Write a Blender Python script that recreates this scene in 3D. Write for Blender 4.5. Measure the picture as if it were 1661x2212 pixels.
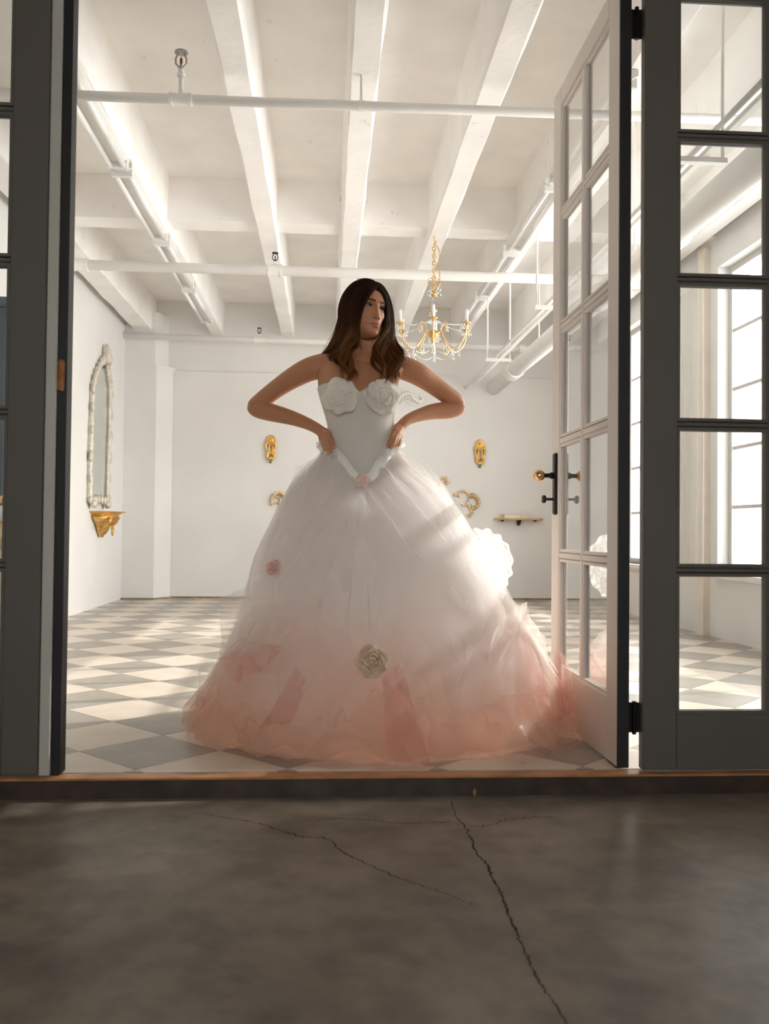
import bpy, bmesh, math, random
from mathutils import Vector, Matrix, noise
for o in list(bpy.data.objects): bpy.data.objects.remove(o)
SC = bpy.context.scene; COL = SC.collection
R = math.radians; PI = math.pi
random.seed(7)

# ------------------------------------------------------------ camera
F, CX, CY = 1938.0, 830.5, 1106.0           # 28 mm on a 24 x 32 mm frame, in pixels of 1661 x 2212
CAM_Z = 0.79
yd = Vector(((705 - CX) / F, -(1147 - CY) / F, -1)).normalized()
up = Vector((math.sin(R(0.65)), math.cos(R(0.65)), 0))
zd = (up - yd * up.dot(yd)).normalized(); xd = yd.cross(zd)
ROT = Matrix((xd, yd, zd))
cam_data = bpy.data.cameras.new('camera'); cam = bpy.data.objects.new('camera', cam_data); COL.objects.link(cam)
cam_data.sensor_fit = 'HORIZONTAL'; cam_data.sensor_width = 24.0; cam_data.lens = 28.0
cam_data.clip_start = 0.05; cam_data.clip_end = 200
cam.matrix_world = Matrix.Translation((0, 0, CAM_Z)) @ ROT.to_4x4()
cam_data.dof.use_dof = True; cam_data.dof.focus_distance = 4.6; cam_data.dof.aperture_fstop = 3.2
SC.camera = cam
EYE = Vector((0, 0, CAM_Z))
def ray(px, py): return ROT @ Vector(((px - CX) / F, -(py - CY) / F, -1))
def at(px, py, Y):
    d = ray(px, py); return EYE + d * (Y / d.y)
def at_z(px, py, z):
    d = ray(px, py); return EYE + d * ((z - CAM_Z) / d.z)
def at_x(px, py, x):
    d = ray(px, py); return EYE + d * (x / d.x)

# ------------------------------------------------------------ light, exposure
w = bpy.data.worlds.new('sky'); SC.world = w; w.use_nodes = True
wn = w.node_tree; bg = wn.nodes['Background']
sky = wn.nodes.new('ShaderNodeTexSky'); sky.sky_type = 'NISHITA'; sky.sun_disc = False
sky.sun_elevation = R(31); sky.sun_rotation = R(76); sky.dust_density = 3.0; sky.air_density = 1.0
mixs = wn.nodes.new('ShaderNodeMix'); mixs.data_type = 'RGBA'; mixs.inputs[0].default_value = 0.98
wn.links.new(sky.outputs[0], mixs.inputs[6]); mixs.inputs[7].default_value = (1.0, 0.98, 0.95, 1)
wn.links.new(mixs.outputs[2], bg.inputs[0]); bg.inputs[1].default_value = 13.5
sun_d = bpy.data.lights.new('sun', 'SUN'); sun = bpy.data.objects.new('sun', sun_d); COL.objects.link(sun)
sun_d.energy = 4.9; sun_d.angle = R(0.6); sun_d.color = (1.0, 0.965, 0.92)
SUN_EL, SUN_AZ = R(31), R(13)               # comes through the windows of the right wall, slightly from behind
sd = Vector((-math.cos(SUN_AZ) * math.cos(SUN_EL), -math.sin(SUN_AZ) * math.cos(SUN_EL), -math.sin(SUN_EL)))
sun.rotation_euler = sd.to_track_quat('-Z', 'Y').to_euler(); sun.location = (8, 6, 5)
for (y0, y1) in ((3.62, 6.72), (7.5, 9.0)):  # portals: they only guide the sampling of the sky light in the windows
    pd = bpy.data.lights.new('window_portal', 'AREA'); po = bpy.data.objects.new('window_portal', pd); COL.objects.link(po)
    pd.shape = 'RECTANGLE'; pd.size = 2.45; pd.size_y = y1 - y0; pd.cycles.is_portal = True
    po.location = (3.26, (y0 + y1) / 2, 1.67); po.rotation_euler = (0, R(90), 0)
SC.view_settings.view_transform = 'Standard'; SC.view_settings.look = 'None'
SC.view_settings.gamma = 1; SC.view_settings.use_curve_mapping = False; SC.view_settings.exposure = -0.02
cy = SC.cycles
cy.max_bounces = 14; cy.diffuse_bounces = 11; cy.glossy_bounces = 4; cy.transmission_bounces = 6
cy.transparent_max_bounces = 40; cy.caustics_reflective = False; cy.caustics_refractive = False
cy.sample_clamp_indirect = 8.0

# ------------------------------------------------------------ helpers
def catmull(pts, n):
    """n points along a Catmull-Rom spline; pts are tuples of any length"""
    P = [pts[0]] + list(pts) + [pts[-1]]; out = []; m = len(pts) - 1
    for i in range(n):
        s = i / (n - 1) * m; k = min(int(s), m - 1); t = s - k
        a, b, c, d = P[k], P[k + 1], P[k + 2], P[k + 3]
        out.append(tuple(0.5 * (2 * b[j] + (c[j] - a[j]) * t + (2 * a[j] - 5 * b[j] + 4 * c[j] - d[j]) * t * t
                   + (3 * b[j] - a[j] - 3 * c[j] + d[j]) * t ** 3) for j in range(len(b))))
    return out
def lerp(a, b, t): return a + (b - a) * t
def smooth(a, b, x):
    t = max(0, min(1, (x - a) / (b - a))); return t * t * (3 - 2 * t)
def interp(x, xs, ys):
    if x <= xs[0]: return ys[0]
    for i in range(len(xs) - 1):
        if x <= xs[i + 1]:
            return lerp(ys[i], ys[i + 1], (x - xs[i]) / (xs[i + 1] - xs[i]))
    return ys[-1]

class MB:
    def __init__(s): s.v = []; s.f = []
    def add(s, vs, fs):
        b = len(s.v); s.v += [tuple(v) for v in vs]; s.f += [tuple(i + b for i in f) for f in fs]; return s
    def box(s, x0, x1, y0, y1, z0, z1, c=0.0):
        if c <= 0:
            return s.add([(x0,y0,z0),(x1,y0,z0),(x1,y1,z0),(x0,y1,z0),(x0,y0,z1),(x1,y0,z1),(x1,y1,z1),(x0,y1,z1)],
                  [(0,3,2,1),(4,5,6,7),(0,1,5,4),(1,2,6,5),(2,3,7,6),(3,0,4,7)])
        bm = bmesh.new(); bmesh.ops.create_cube(bm, size=1)
        for v in bm.verts: v.co = Vector(((x0+x1)/2+v.co.x*(x1-x0), (y0+y1)/2+v.co.y*(y1-y0), (z0+z1)/2+v.co.z*(z1-z0)))
        bmesh.ops.bevel(bm, geom=bm.edges[:], offset=c, segments=1, affect='EDGES')
        bm.verts.index_update(); s.add([v.co for v in bm.verts], [[v.index for v in f.verts] for f in bm.faces]); bm.free(); return s
    def rings(s, rs, cap=True, close=True):
        n = len(rs[0]); vs = [p for r in rs for p in r]; fs = []
        for i in range(len(rs) - 1):
            for j in range(n if close else n - 1):
                k = (j + 1) % n; fs.append((i*n+j, i*n+k, (i+1)*n+k, (i+1)*n+j))
        if cap: fs.append(tuple(range(n - 1, -1, -1))); fs.append(tuple((len(rs)-1)*n + j for j in range(n)))
        return s.add(vs, fs)
    def tube(s, path, rad, n=8, cap=True, flat=1.0, loop=False):
        path = [Vector(p) for p in path]; m = len(path)
        if not hasattr(rad, '__len__'): rad = [rad] * m
        t = [(path[min(i+1, m-1)] - path[max(i-1, 0)]) for i in range(m)]
        if loop: t = [path[(i+1) % m] - path[i-1] for i in range(m)]
        t = [x.normalized() if x.length > 1e-9 else Vector((0,0,1)) for x in t]
        a = Vector((0,0,1)) if abs(t[0].z) < .9 else Vector((1,0,0))
        u = (a - t[0]*a.dot(t[0])).normalized(); rs = []
        for i in range(m):
            u = u - t[i]*u.dot(t[i]); u = u.normalized() if u.length > 1e-9 else t[i].orthogonal().normalized()
            v = t[i].cross(u)
            rs.append([path[i] + (u*math.cos(2*PI*j/n) + v*math.sin(2*PI*j/n)*flat)*rad[i] for j in range(n)])
        if loop: rs.append(rs[0]); cap = False
        return s.rings(rs, cap)
    def lathe(s, prof, n=16, c=(0,0,0), axis='z', cap=True):
        rs = []
        for (r, h) in prof:
            ring = []
            for j in range(n):
                a = 2*PI*j/n; x, y = r*math.cos(a), r*math.sin(a)
                p = {'z': (x, y, h), 'x': (h, x, y), 'y': (x, -h, y)}[axis]
                ring.append((c[0]+p[0], c[1]+p[1], c[2]+p[2]))
            rs.append(ring)
        return s.rings(rs, cap)
    def ball(s, c, r, n=10, m=7, sc=(1,1,1)):
        rs = []
        for i in range(m + 1):
            a = -PI/2 + PI*i/m; rr = max(math.cos(a), .02)
            rs.append([(c[0]+r*sc[0]*rr*math.cos(2*PI*j/n), c[1]+r*sc[1]*rr*math.sin(2*PI*j/n), c[2]+r*sc[2]*math.sin(a)) for j in range(n)])
        return s.rings(rs)
    def grid(s, fn, nu, nv, wrap=False):
        vs = [fn(i/(nu if wrap else nu-1), j/(nv-1)) for j in range(nv) for i in range(nu)]; fs = []
        for j in range(nv-1):
            for i in range(nu if wrap else nu-1):
                k = (i+1) % nu; fs.append((j*nu+i, j*nu+k, (j+1)*nu+k, (j+1)*nu+i))
        return s.add(vs, fs)
    def mesh(s, name, mat=None, smooth=False):
        me = bpy.data.meshes.new(name); me.from_pydata(s.v, [], s.f); me.validate()
        if mat: me.materials.append(mat)
        if smooth: me.polygons.foreach_set('use_smooth', [True]*len(me.polygons))
        return me
    def build(s, name, mat, parent=None, smooth=False):
        return link(name, s.mesh(name, mat, smooth), parent)
def link(name, me, parent=None):
    o = bpy.data.objects.new(name, me); COL.objects.link(o)
    if parent is not None: adopt(o, parent)
    return o
WORLD = {}
def adopt(o, p):                              # geometry is written in world coordinates; keep it there under a moved parent
    o.parent = p; o.matrix_parent_inverse = wm(p).inverted()
def wm(p):
    m = Matrix.LocRotScale(p.location, p.rotation_euler, p.scale)
    return wm(p.parent) @ p.matrix_parent_inverse @ m if p.parent else m
def empty(name, loc=(0,0,0)):
    o = bpy.data.objects.new(name, None); o.location = loc; o.empty_display_size = .1; COL.objects.link(o); return o
def tag(o, label, cat, group=None):
    o['label'] = label; o['category'] = cat
    if group: o['group'] = group
    return o
def struct(o, label=None):
    o['kind'] = 'structure'
    if label: o['label'] = label
    return o

# ------------------------------------------------------------ materials
def nodes(name):
    m = bpy.data.materials.new(name); m.use_nodes = True; nt = m.node_tree
    return m, nt, nt.nodes['Principled BSDF'], nt.nodes['Material Output']
def N(nt, t, **k):
    n = nt.nodes.new(t)
    for a, b in k.items():
        if a.startswith('i_'): n.inputs[a[2:]].default_value = b
        else: setattr(n, a, b)
    return n
def mat(name, col, rough=.6, metal=0, var=.08, scale=6, bump=0, bscale=None, spec=.4, sheen=0, coord='Object', detail=5):
    m, nt, b, out = nodes(name)
    tc = N(nt, 'ShaderNodeTexCoord'); nz = N(nt, 'ShaderNodeTexNoise'); nz.inputs['Scale'].default_value = scale; nz.inputs['Detail'].default_value = detail
    nt.links.new(tc.outputs[coord], nz.inputs['Vector'])
    mp = N(nt, 'ShaderNodeMapRange'); mp.inputs[1].default_value = .3; mp.inputs[2].default_value = .7
    mp.inputs[3].default_value = 1 - var; mp.inputs[4].default_value = 1 + var*.5
    nt.links.new(nz.outputs[0], mp.inputs[0])
    mx = N(nt, 'ShaderNodeVectorMath', operation='SCALE'); mx.inputs[0].default_value = col[:3]
    nt.links.new(mp.outputs[0], mx.inputs['Scale']); nt.links.new(mx.outputs[0], b.inputs['Base Color'])
    b.inputs['Roughness'].default_value = rough; b.inputs['Metallic'].default_value = metal; b.inputs['Specular IOR Level'].default_value = spec
    if sheen: b.inputs['Sheen Weight'].default_value = sheen
    if bump:
        bp = N(nt, 'ShaderNodeBump'); bp.inputs['Strength'].default_value = bump; bp.inputs['Distance'].default_value = .01
        if bscale:
            nz2 = N(nt, 'ShaderNodeTexNoise'); nz2.inputs['Scale'].default_value = bscale; nt.links.new(tc.outputs[coord], nz2.inputs['Vector'])
            nt.links.new(nz2.outputs[0], bp.inputs['Height'])
        else: nt.links.new(nz.outputs[0], bp.inputs['Height'])
        nt.links.new(bp.outputs[0], b.inputs['Normal'])
    return m
def sheer(name, cols, alpha, edge=.55, rough=.6, zlo=.05, zhi=.75, pink=0.0, gloss=.0):
    """woven net: part open holes, part threads that scatter and pass light; colour runs from cols[0] at the hem to cols[-1] above"""
    m, nt, b, out = nodes(name); nt.nodes.remove(b)
    g = N(nt, 'ShaderNodeNewGeometry'); sx = N(nt, 'ShaderNodeSeparateXYZ'); nt.links.new(g.outputs['Position'], sx.inputs[0])
    nz = N(nt, 'ShaderNodeTexNoise'); nz.inputs['Scale'].default_value = 3.2; nz.inputs['Detail'].default_value = 3; nt.links.new(g.outputs['Position'], nz.inputs['Vector'])
    ad = N(nt, 'ShaderNodeMath', operation='MULTIPLY_ADD'); nt.links.new(nz.outputs[0], ad.inputs[0]); ad.inputs[1].default_value = .34; nt.links.new(sx.outputs[2], ad.inputs[2])
    mr = N(nt, 'ShaderNodeMapRange'); mr.inputs[1].default_value = zlo + .17; mr.inputs[2].default_value = zhi + .17; nt.links.new(ad.outputs[0], mr.inputs[0])
    cr = N(nt, 'ShaderNodeValToRGB'); el = cr.color_ramp.elements
    for i, c in enumerate(cols):
        e = el[i] if i < 2 else el.new(1)
    for i, c in enumerate(cols): el[i].position = i / (len(cols) - 1)
    for i, c in enumerate(cols): el[i].color = (*c, 1)
    nt.links.new(mr.outputs[0], cr.inputs[0]); colout = cr.outputs[0]
    df = N(nt, 'ShaderNodeBsdfDiffuse'); tl = N(nt, 'ShaderNodeBsdfTranslucent')
    nt.links.new(colout, df.inputs[0]); nt.links.new(colout, tl.inputs[0])
    m1 = N(nt, 'ShaderNodeMixShader'); m1.inputs[0].default_value = .55; nt.links.new(df.outputs[0], m1.inputs[1]); nt.links.new(tl.outputs[0], m1.inputs[2])
    top = m1.outputs[0]
    if gloss:
        gl = N(nt, 'ShaderNodeBsdfGlossy'); gl.inputs['Roughness'].default_value = .35
        m3 = N(nt, 'ShaderNodeMixShader'); m3.inputs[0].default_value = gloss; nt.links.new(top, m3.inputs[1]); nt.links.new(gl.outputs[0], m3.inputs[2]); top = m3.outputs[0]
    if alpha < 1:
        tr = N(nt, 'ShaderNodeBsdfTransparent'); lw = N(nt, 'ShaderNodeLayerWeight'); lw.inputs[0].default_value = .35
        pw = N(nt, 'ShaderNodeMath', operation='POWER'); nt.links.new(lw.outputs['Facing'], pw.inputs[0]); pw.inputs[1].default_value = 1.6
        mr2 = N(nt, 'ShaderNodeMapRange'); mr2.inputs[3].default_value = alpha; mr2.inputs[4].default_value = edge; nt.links.new(pw.outputs[0], mr2.inputs[0])
        m2 = N(nt, 'ShaderNodeMixShader'); nt.links.new(mr2.outputs[0], m2.inputs[0]); nt.links.new(tr.outputs[0], m2.inputs[1]); nt.links.new(top, m2.inputs[2]); top = m2.outputs[0]
    nt.links.new(top, out.inputs[0]); return m
def glass(name, tint=(.97,.98,.98), refl=.5, haze=0.03):
    m, nt, b, out = nodes(name); nt.nodes.remove(b)
    tr = N(nt, 'ShaderNodeBsdfTransparent'); tr.inputs[0].default_value = (*tint, 1); gl = N(nt, 'ShaderNodeBsdfGlossy'); gl.inputs['Roughness'].default_value = .02
    fr = N(nt, 'ShaderNodeFresnel'); fr.inputs[0].default_value = 1.45
    ml = N(nt, 'ShaderNodeMath', operation='MULTIPLY'); nt.links.new(fr.outputs[0], ml.inputs[0]); ml.inputs[1].default_value = refl
    ms = N(nt, 'ShaderNodeMixShader'); nt.links.new(ml.outputs[0], ms.inputs[0]); nt.links.new(tr.outputs[0], ms.inputs[1]); nt.links.new(gl.outputs[0], ms.inputs[2])
    df = N(nt, 'ShaderNodeBsdfDiffuse'); df.inputs[0].default_value = (.8,.8,.78,1)
    nz = N(nt, 'ShaderNodeTexNoise'); nz.inputs['Scale'].default_value = 2.5
    mh = N(nt, 'ShaderNodeMath', operation='MULTIPLY'); nt.links.new(nz.outputs[0], mh.inputs[0]); mh.inputs[1].default_value = haze*2
    m2 = N(nt, 'ShaderNodeMixShader'); nt.links.new(mh.outputs[0], m2.inputs[0]); nt.links.new(ms.outputs[0], m2.inputs[1]); nt.links.new(df.outputs[0], m2.inputs[2])
    nt.links.new(m2.outputs[0], out.inputs[0]); return m
def skin_mat():
    m, nt, b, out = nodes('skin')
    at_ = N(nt, 'ShaderNodeAttribute'); at_.attribute_name = 'tint'
    nz = N(nt, 'ShaderNodeTexNoise'); nz.inputs['Scale'].default_value = 40; g = N(nt, 'ShaderNodeNewGeometry'); nt.links.new(g.outputs['Position'], nz.inputs['Vector'])
    mr = N(nt, 'ShaderNodeMapRange'); mr.inputs[3].default_value = .94; mr.inputs[4].default_value = 1.06; nt.links.new(nz.outputs[0], mr.inputs[0])
    vm = N(nt, 'ShaderNodeVectorMath', operation='SCALE'); nt.links.new(at_.outputs[0], vm.inputs[0]); nt.links.new(mr.outputs[0], vm.inputs['Scale'])
    nt.links.new(vm.outputs[0], b.inputs['Base Color']); b.inputs['Roughness'].default_value = .45; b.inputs['Specular IOR Level'].default_value = .35
    b.inputs['Subsurface Weight'].default_value = .12; b.inputs['Subsurface Radius'].default_value = (.012,.005,.003); b.inputs['Subsurface Scale'].default_value = 1
    return m
def chipped(name, col, dirt, lo, hi, scale, rough=.7):
    m = mat(name, col, rough, var=.06, scale=3, bump=.35, bscale=14); nt = m.node_tree; b = nt.nodes['Principled BSDF']
    src = b.inputs['Base Color'].links[0].from_socket; tc = N(nt, 'ShaderNodeTexCoord')
    a = N(nt, 'ShaderNodeTexNoise'); a.inputs['Scale'].default_value = scale; a.inputs['Detail'].default_value = 8; a.inputs['Roughness'].default_value = .7
    c = N(nt, 'ShaderNodeTexNoise'); c.inputs['Scale'].default_value = 1.3
    for n in (a, c): nt.links.new(tc.outputs['Object'], n.inputs['Vector'])
    ad = N(nt, 'ShaderNodeMath', operation='MULTIPLY_ADD'); ad.inputs[1].default_value = .5; nt.links.new(c.outputs[0], ad.inputs[0]); nt.links.new(a.outputs[0], ad.inputs[2])
    mr = N(nt, 'ShaderNodeMapRange'); mr.inputs[1].default_value = lo; mr.inputs[2].default_value = hi; nt.links.new(ad.outputs[0], mr.inputs[0])
    mx = N(nt, 'ShaderNodeMix', data_type='RGBA'); nt.links.new(mr.outputs[0], mx.inputs[0]); nt.links.new(src, mx.inputs[6]); mx.inputs[7].default_value = (*dirt, 1)
    nt.links.new(mx.outputs[2], b.inputs['Base Color']); return m
M = dict(
    plaster=mat('white_plaster', (.745,.735,.72), .75, var=.05, scale=1.6, bump=.15, bscale=14, coord='Generated' if False else 'Object'),
    ceil=chipped('painted_concrete', (.90,.885,.865), (.62,.58,.53), .95, 1.06, 5),
    joist=chipped('chipped_white_paint', (.90,.885,.865), (.52,.48,.43), .92, 1.02, 9),
    pipe=mat('white_pipe_paint', (.82,.81,.79), .5, var=.04, scale=5),
    grime=mat('old_baseboard_line', (.30,.22,.13), .8, var=.4, scale=20),
    tile_l=mat('cream_tile', (.62,.54,.45), .33, var=.10, scale=5, spec=.4),
    tile_d=mat('grey_tile', (.315,.285,.245), .33, var=.16, scale=6, spec=.4),
    grout=mat('tile_grout', (.42,.37,.31), .8),
    sill=mat('worn_oak_nosing', (.42,.20,.085), .45, var=.35, scale=9),
    riser=mat('dark_stained_riser', (.045,.030,.022), .5, var=.5, scale=12),
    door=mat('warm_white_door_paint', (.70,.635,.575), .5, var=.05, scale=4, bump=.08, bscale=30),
    door_shaded=mat('shade_darkened_door_paint', (.105,.094,.082), .55, var=.05, scale=4),  # whitish door paint darkened: the hall-side shade is put into its colour
    jamb=mat('pale_jamb_paint', (.45,.45,.405), .5, var=.06),
    edge=mat('black_door_edge', (.012,.013,.015), .55, var=.3),
    iron=mat('black_iron', (.015,.014,.013), .42, metal=.6, var=.3, scale=30),
    rust=mat('rusty_brass', (.30,.13,.05), .5, metal=.6, var=.4, scale=25),
    brass=mat('aged_brass', (.62,.38,.18), .25, metal=1, var=.3, scale=20),
    gold=mat('gilt', (.80,.47,.14), .38, metal=.55, var=.35, scale=28, bump=.3, bscale=90),
    gold_pale=mat('pale_gilt', (.82,.60,.33), .42, metal=.45, var=.3, scale=24, bump=.3, bscale=90),
    silver=mat('silvered_carving', (.66,.61,.53), .5, metal=.25, var=.2, scale=26, bump=.4, bscale=70),
    wood=mat('golden_shelf_wood', (.58,.38,.19), .5, var=.25, scale=12),
    book=mat('linen_book_cloth', (.78,.69,.56), .8, var=.1),
    candle=mat('ivory_candle_sleeve', (.84,.85,.86), .5, var=.03),
    fixture=mat('white_enamel', (.78,.775,.76), .4, var=.03),
    tubeglass=mat('fluorescent_glass', (.86,.86,.85), .2, var=.02),
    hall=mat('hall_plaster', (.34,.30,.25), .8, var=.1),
    blue=mat('dusty_blue_paint', (.075,.115,.15), .5, var=.3, scale=5),
    cream=mat('cream_stone', (.74,.68,.58), .6, var=.15, scale=9),
    stone=mat('window_reveal', (.72,.70,.67), .7),
    steel=mat('window_steel', (.55,.53,.50), .5),
    beige=mat('beige_post', (.74,.66,.57), .6, var=.1),
    pane=glass('clear_glass', refl=.7, haze=.05), wpane=glass('window_glass', refl=.5, haze=.01),
    curtain=sheer('sheer_curtain', [(.86,.84,.80),(.86,.84,.80)], .30, .7),
    crack=mat('crack_dirt', (.020,.017,.014), .9, var=.4, scale=30),
    leaf=mat('dry_leaf', (.30,.20,.08), .7),
    grey_head=mat('painted_sprinkler', (.38,.37,.35), .5, metal=.2),
    sprinkler_black=mat('sprinkler_black', (.03,.03,.035), .45, metal=.5),
)
def mirror_mat():
    m, nt, b, out = nodes('old_mirror_glass')
    nz = N(nt, 'ShaderNodeTexNoise'); nz.inputs['Scale'].default_value = 3
    cr = N(nt, 'ShaderNodeValToRGB'); cr.color_ramp.elements[0].color = (.70,.75,.75,1); cr.color_ramp.elements[1].color = (.82,.85,.84,1)
    nt.links.new(nz.outputs[0], cr.inputs[0]); nt.links.new(cr.outputs[0], b.inputs['Base Color']); b.inputs['Metallic'].default_value = 1; b.inputs['Roughness'].default_value = .22
    return m
M['mirror'] = mirror_mat()
def crystal_mat():
    m, nt, b, out = nodes('cut_crystal'); nt.nodes.remove(b)
    tr = N(nt, 'ShaderNodeBsdfTransparent'); tr.inputs[0].default_value = (.90,.92,.93,1)
    gl = N(nt, 'ShaderNodeBsdfGlossy'); gl.inputs['Roughness'].default_value = .05
    lw = N(nt, 'ShaderNodeLayerWeight'); lw.inputs[0].default_value = .55
    ms = N(nt, 'ShaderNodeMixShader'); nt.links.new(lw.outputs['Facing'], ms.inputs[0]); nt.links.new(tr.outputs[0], ms.inputs[1]); nt.links.new(gl.outputs[0], ms.inputs[2])
    nt.links.new(ms.outputs[0], out.inputs[0]); return m
M['crystal'] = crystal_mat()
def concrete_mat():
    m, nt, b, out = nodes('stained_concrete')
    tc = N(nt, 'ShaderNodeTexCoord')
    n1 = N(nt, 'ShaderNodeTexNoise'); n1.inputs['Scale'].default_value = 1.7; n1.inputs['Detail'].default_value = 8; n1.inputs['Roughness'].default_value = .65
    n2 = N(nt, 'ShaderNodeTexNoise'); n2.inputs['Scale'].default_value = 9; n2.inputs['Detail'].default_value = 6
    for n in (n1, n2): nt.links.new(tc.outputs['Object'], n.inputs['Vector'])
    cr = N(nt, 'ShaderNodeValToRGB'); e = cr.color_ramp.elements
    e[0].position = .3; e[0].color = (.148,.123,.098,1); e[1].position = .72; e[1].color = (.325,.270,.215,1)
    nt.links.new(n1.outputs[0], cr.inputs[0])
    cr2 = N(nt, 'ShaderNodeValToRGB'); f = cr2.color_ramp.elements; f[0].position = .35; f[0].color = (.72,.72,.72,1); f[1].position = .6; f[1].color = (1.06,1.06,1.06,1)
    nt.links.new(n2.outputs[0], cr2.inputs[0])
    mx = N(nt, 'ShaderNodeMix', data_type='RGBA', blend_type='MULTIPLY'); mx.inputs[0].default_value = 1
    nt.links.new(cr.outputs[0], mx.inputs[6]); nt.links.new(cr2.outputs[0], mx.inputs[7]); nt.links.new(mx.outputs[2], b.inputs['Base Color'])
    mr = N(nt, 'ShaderNodeMapRange'); mr.inputs[3].default_value = .34; mr.inputs[4].default_value = .52; nt.links.new(n2.outputs[0], mr.inputs[0]); nt.links.new(mr.outputs[0], b.inputs['Roughness'])
    b.inputs['Specular IOR Level'].default_value = .22
    bp = N(nt, 'ShaderNodeBump'); bp.inputs['Strength'].default_value = .12; bp.inputs['Distance'].default_value = .01; nt.links.new(n2.outputs[0], bp.inputs['Height']); nt.links.new(bp.outputs[0], b.inputs['Normal'])
    return m
M['concrete'] = concrete_mat()

# ------------------------------------------------------------ setting
XL, XR, YF, YB, ZC, ZJ = -2.30, 3.0, 2.98, 10.5, 3.44, 3.06
fl = struct(MB().box(XL-.1, XR+.1, YF-.02, YB+.1, -.06, -.012).build('floor', M['grout']))
SID = .352; h = SID / math.sqrt(2); V0 = at_z(352, 1588, 0)
def clip(poly, lo, hi, ax):
    for (lim, s) in ((lo, 1), (hi, -1)):
        out = []
        for i in range(len(poly)):
            a, b = poly[i-1], poly[i]; da, db = s*(a[ax]-lim), s*(b[ax]-lim)
            if (da >= 0) != (db >= 0):
                t = da/(da-db); out.append((a[0]+(b[0]-a[0])*t, a[1]+(b[1]-a[1])*t))
            if db >= 0: out.append(b)
        poly = out
        if not poly: break
    return poly
tiles = []
for i in range(-22, 40):
    for j in range(-22, 40):
        cx, cy_ = V0.x + (i-j)*h, V0.y + (i+j+1)*h
        q = .9955*h
        poly = [(cx, cy_-q), (cx+q, cy_), (cx, cy_+q), (cx-q, cy_)]
        c = clip(clip(poly, XL, XR, 0), YF, YB, 1)
        if len(c) < 3: continue
        area = abs(sum(c[k-1][0]*c[k][1]-c[k][0]*c[k-1][1] for k in range(len(c))))/2
        if area < 1e-4: continue
        tiles.append((area/(cx*cx+cy_*cy_)**1.5, c, (cx, cy_), (i+j) % 2 == 0, len(c) == 4 and abs(area-2*q*q) < 1e-6))
tiles.sort(key=lambda t: -t[0])
def prism(c, z0, z1):
    n = len(c); b = .0012; gx = sum(p[0] for p in c)/n; gy = sum(p[1] for p in c)/n
    return MB().add([(x, y, z0) for x, y in c] + [(gx+(x-gx)*.996, gy+(y-gy)*.996, z1) for x, y in c],
                    [tuple(range(n, 2*n))] + [(k, (k+1) % n, n+(k+1) % n, n+k) for k in range(n)])
shared = {}
rest = {True: MB(), False: MB()}
for n, (_, c, ctr, dark, full) in enumerate(tiles):
    if n < 300:
        if full:
            if dark not in shared: shared[dark] = prism([(x-ctr[0], y-ctr[1]) for x, y in c], -.012, 0).mesh('tile', M['tile_d' if dark else 'tile_l'])
            o = link('tile', shared[dark]); o.location = (ctr[0], ctr[1], random.uniform(-.0006, .0004)); o.parent = fl
        else: prism(c, -.012, 0).build('tile', M['tile_d' if dark else 'tile_l'], fl)
    else: p = prism(c, -.012, 0); rest[dark].add(p.v, p.f)
for dark in rest:
    if rest[dark].v: o = rest[dark].build('far_tile', M['tile_d' if dark else 'tile_l'], fl); o['kind'] = 'stuff'
# walls
wl = struct(MB().box(XL-.2, XL, YF-.1, YB+.2, -.06, ZC+.1).build('wall_left', M['plaster']))
wb = MB().box(XL-.2, XR+.3, YB, YB+.2, -.06, ZC+.1)
wb = struct(wb.build('wall_back', M['plaster']))
MB().box(-1.78, XR, YB-.03, YB, 0, 2.62).build('lower_wainscot', M['plaster'], wb)
MB().box(-1.78, XR, YB-.036, YB-.03, 0, .022).build('floor_line', M['grime'], wb)
# corner pilaster with chamfer
def prism_xy(c, z0, z1):
    n = len(c); return MB().add([(x,y,z0) for x,y in c]+[(x,y,z1) for x,y in c], [tuple(range(n-1,-1,-1)), tuple(range(n,2*n))]+[(k,(k+1)%n,n+(k+1)%n,n+k) for k in range(n)])
pil = struct(prism_xy([(XL,YB),(XL,10.28),(-1.94,10.28),(-1.76,YB)], 0, 2.66).build('trim_1', M['plaster']), 'chamfered white corner pilaster')
prism_xy([(XL,YB),(XL,10.28),(-1.96,10.28),(-1.85,YB)], 2.66, ZJ+.2).build('pilaster_head', M['plaster'], pil)
MB().add(*(lambda p: (p.v, p.f))(prism_xy([(XL,10.27),(-1.94,10.272),(-1.755,YB-.037),(-1.76,YB),(-1.94,10.28),(XL,10.28)], 0, .016))).build('floor_line', M['grime'], pil)
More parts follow.
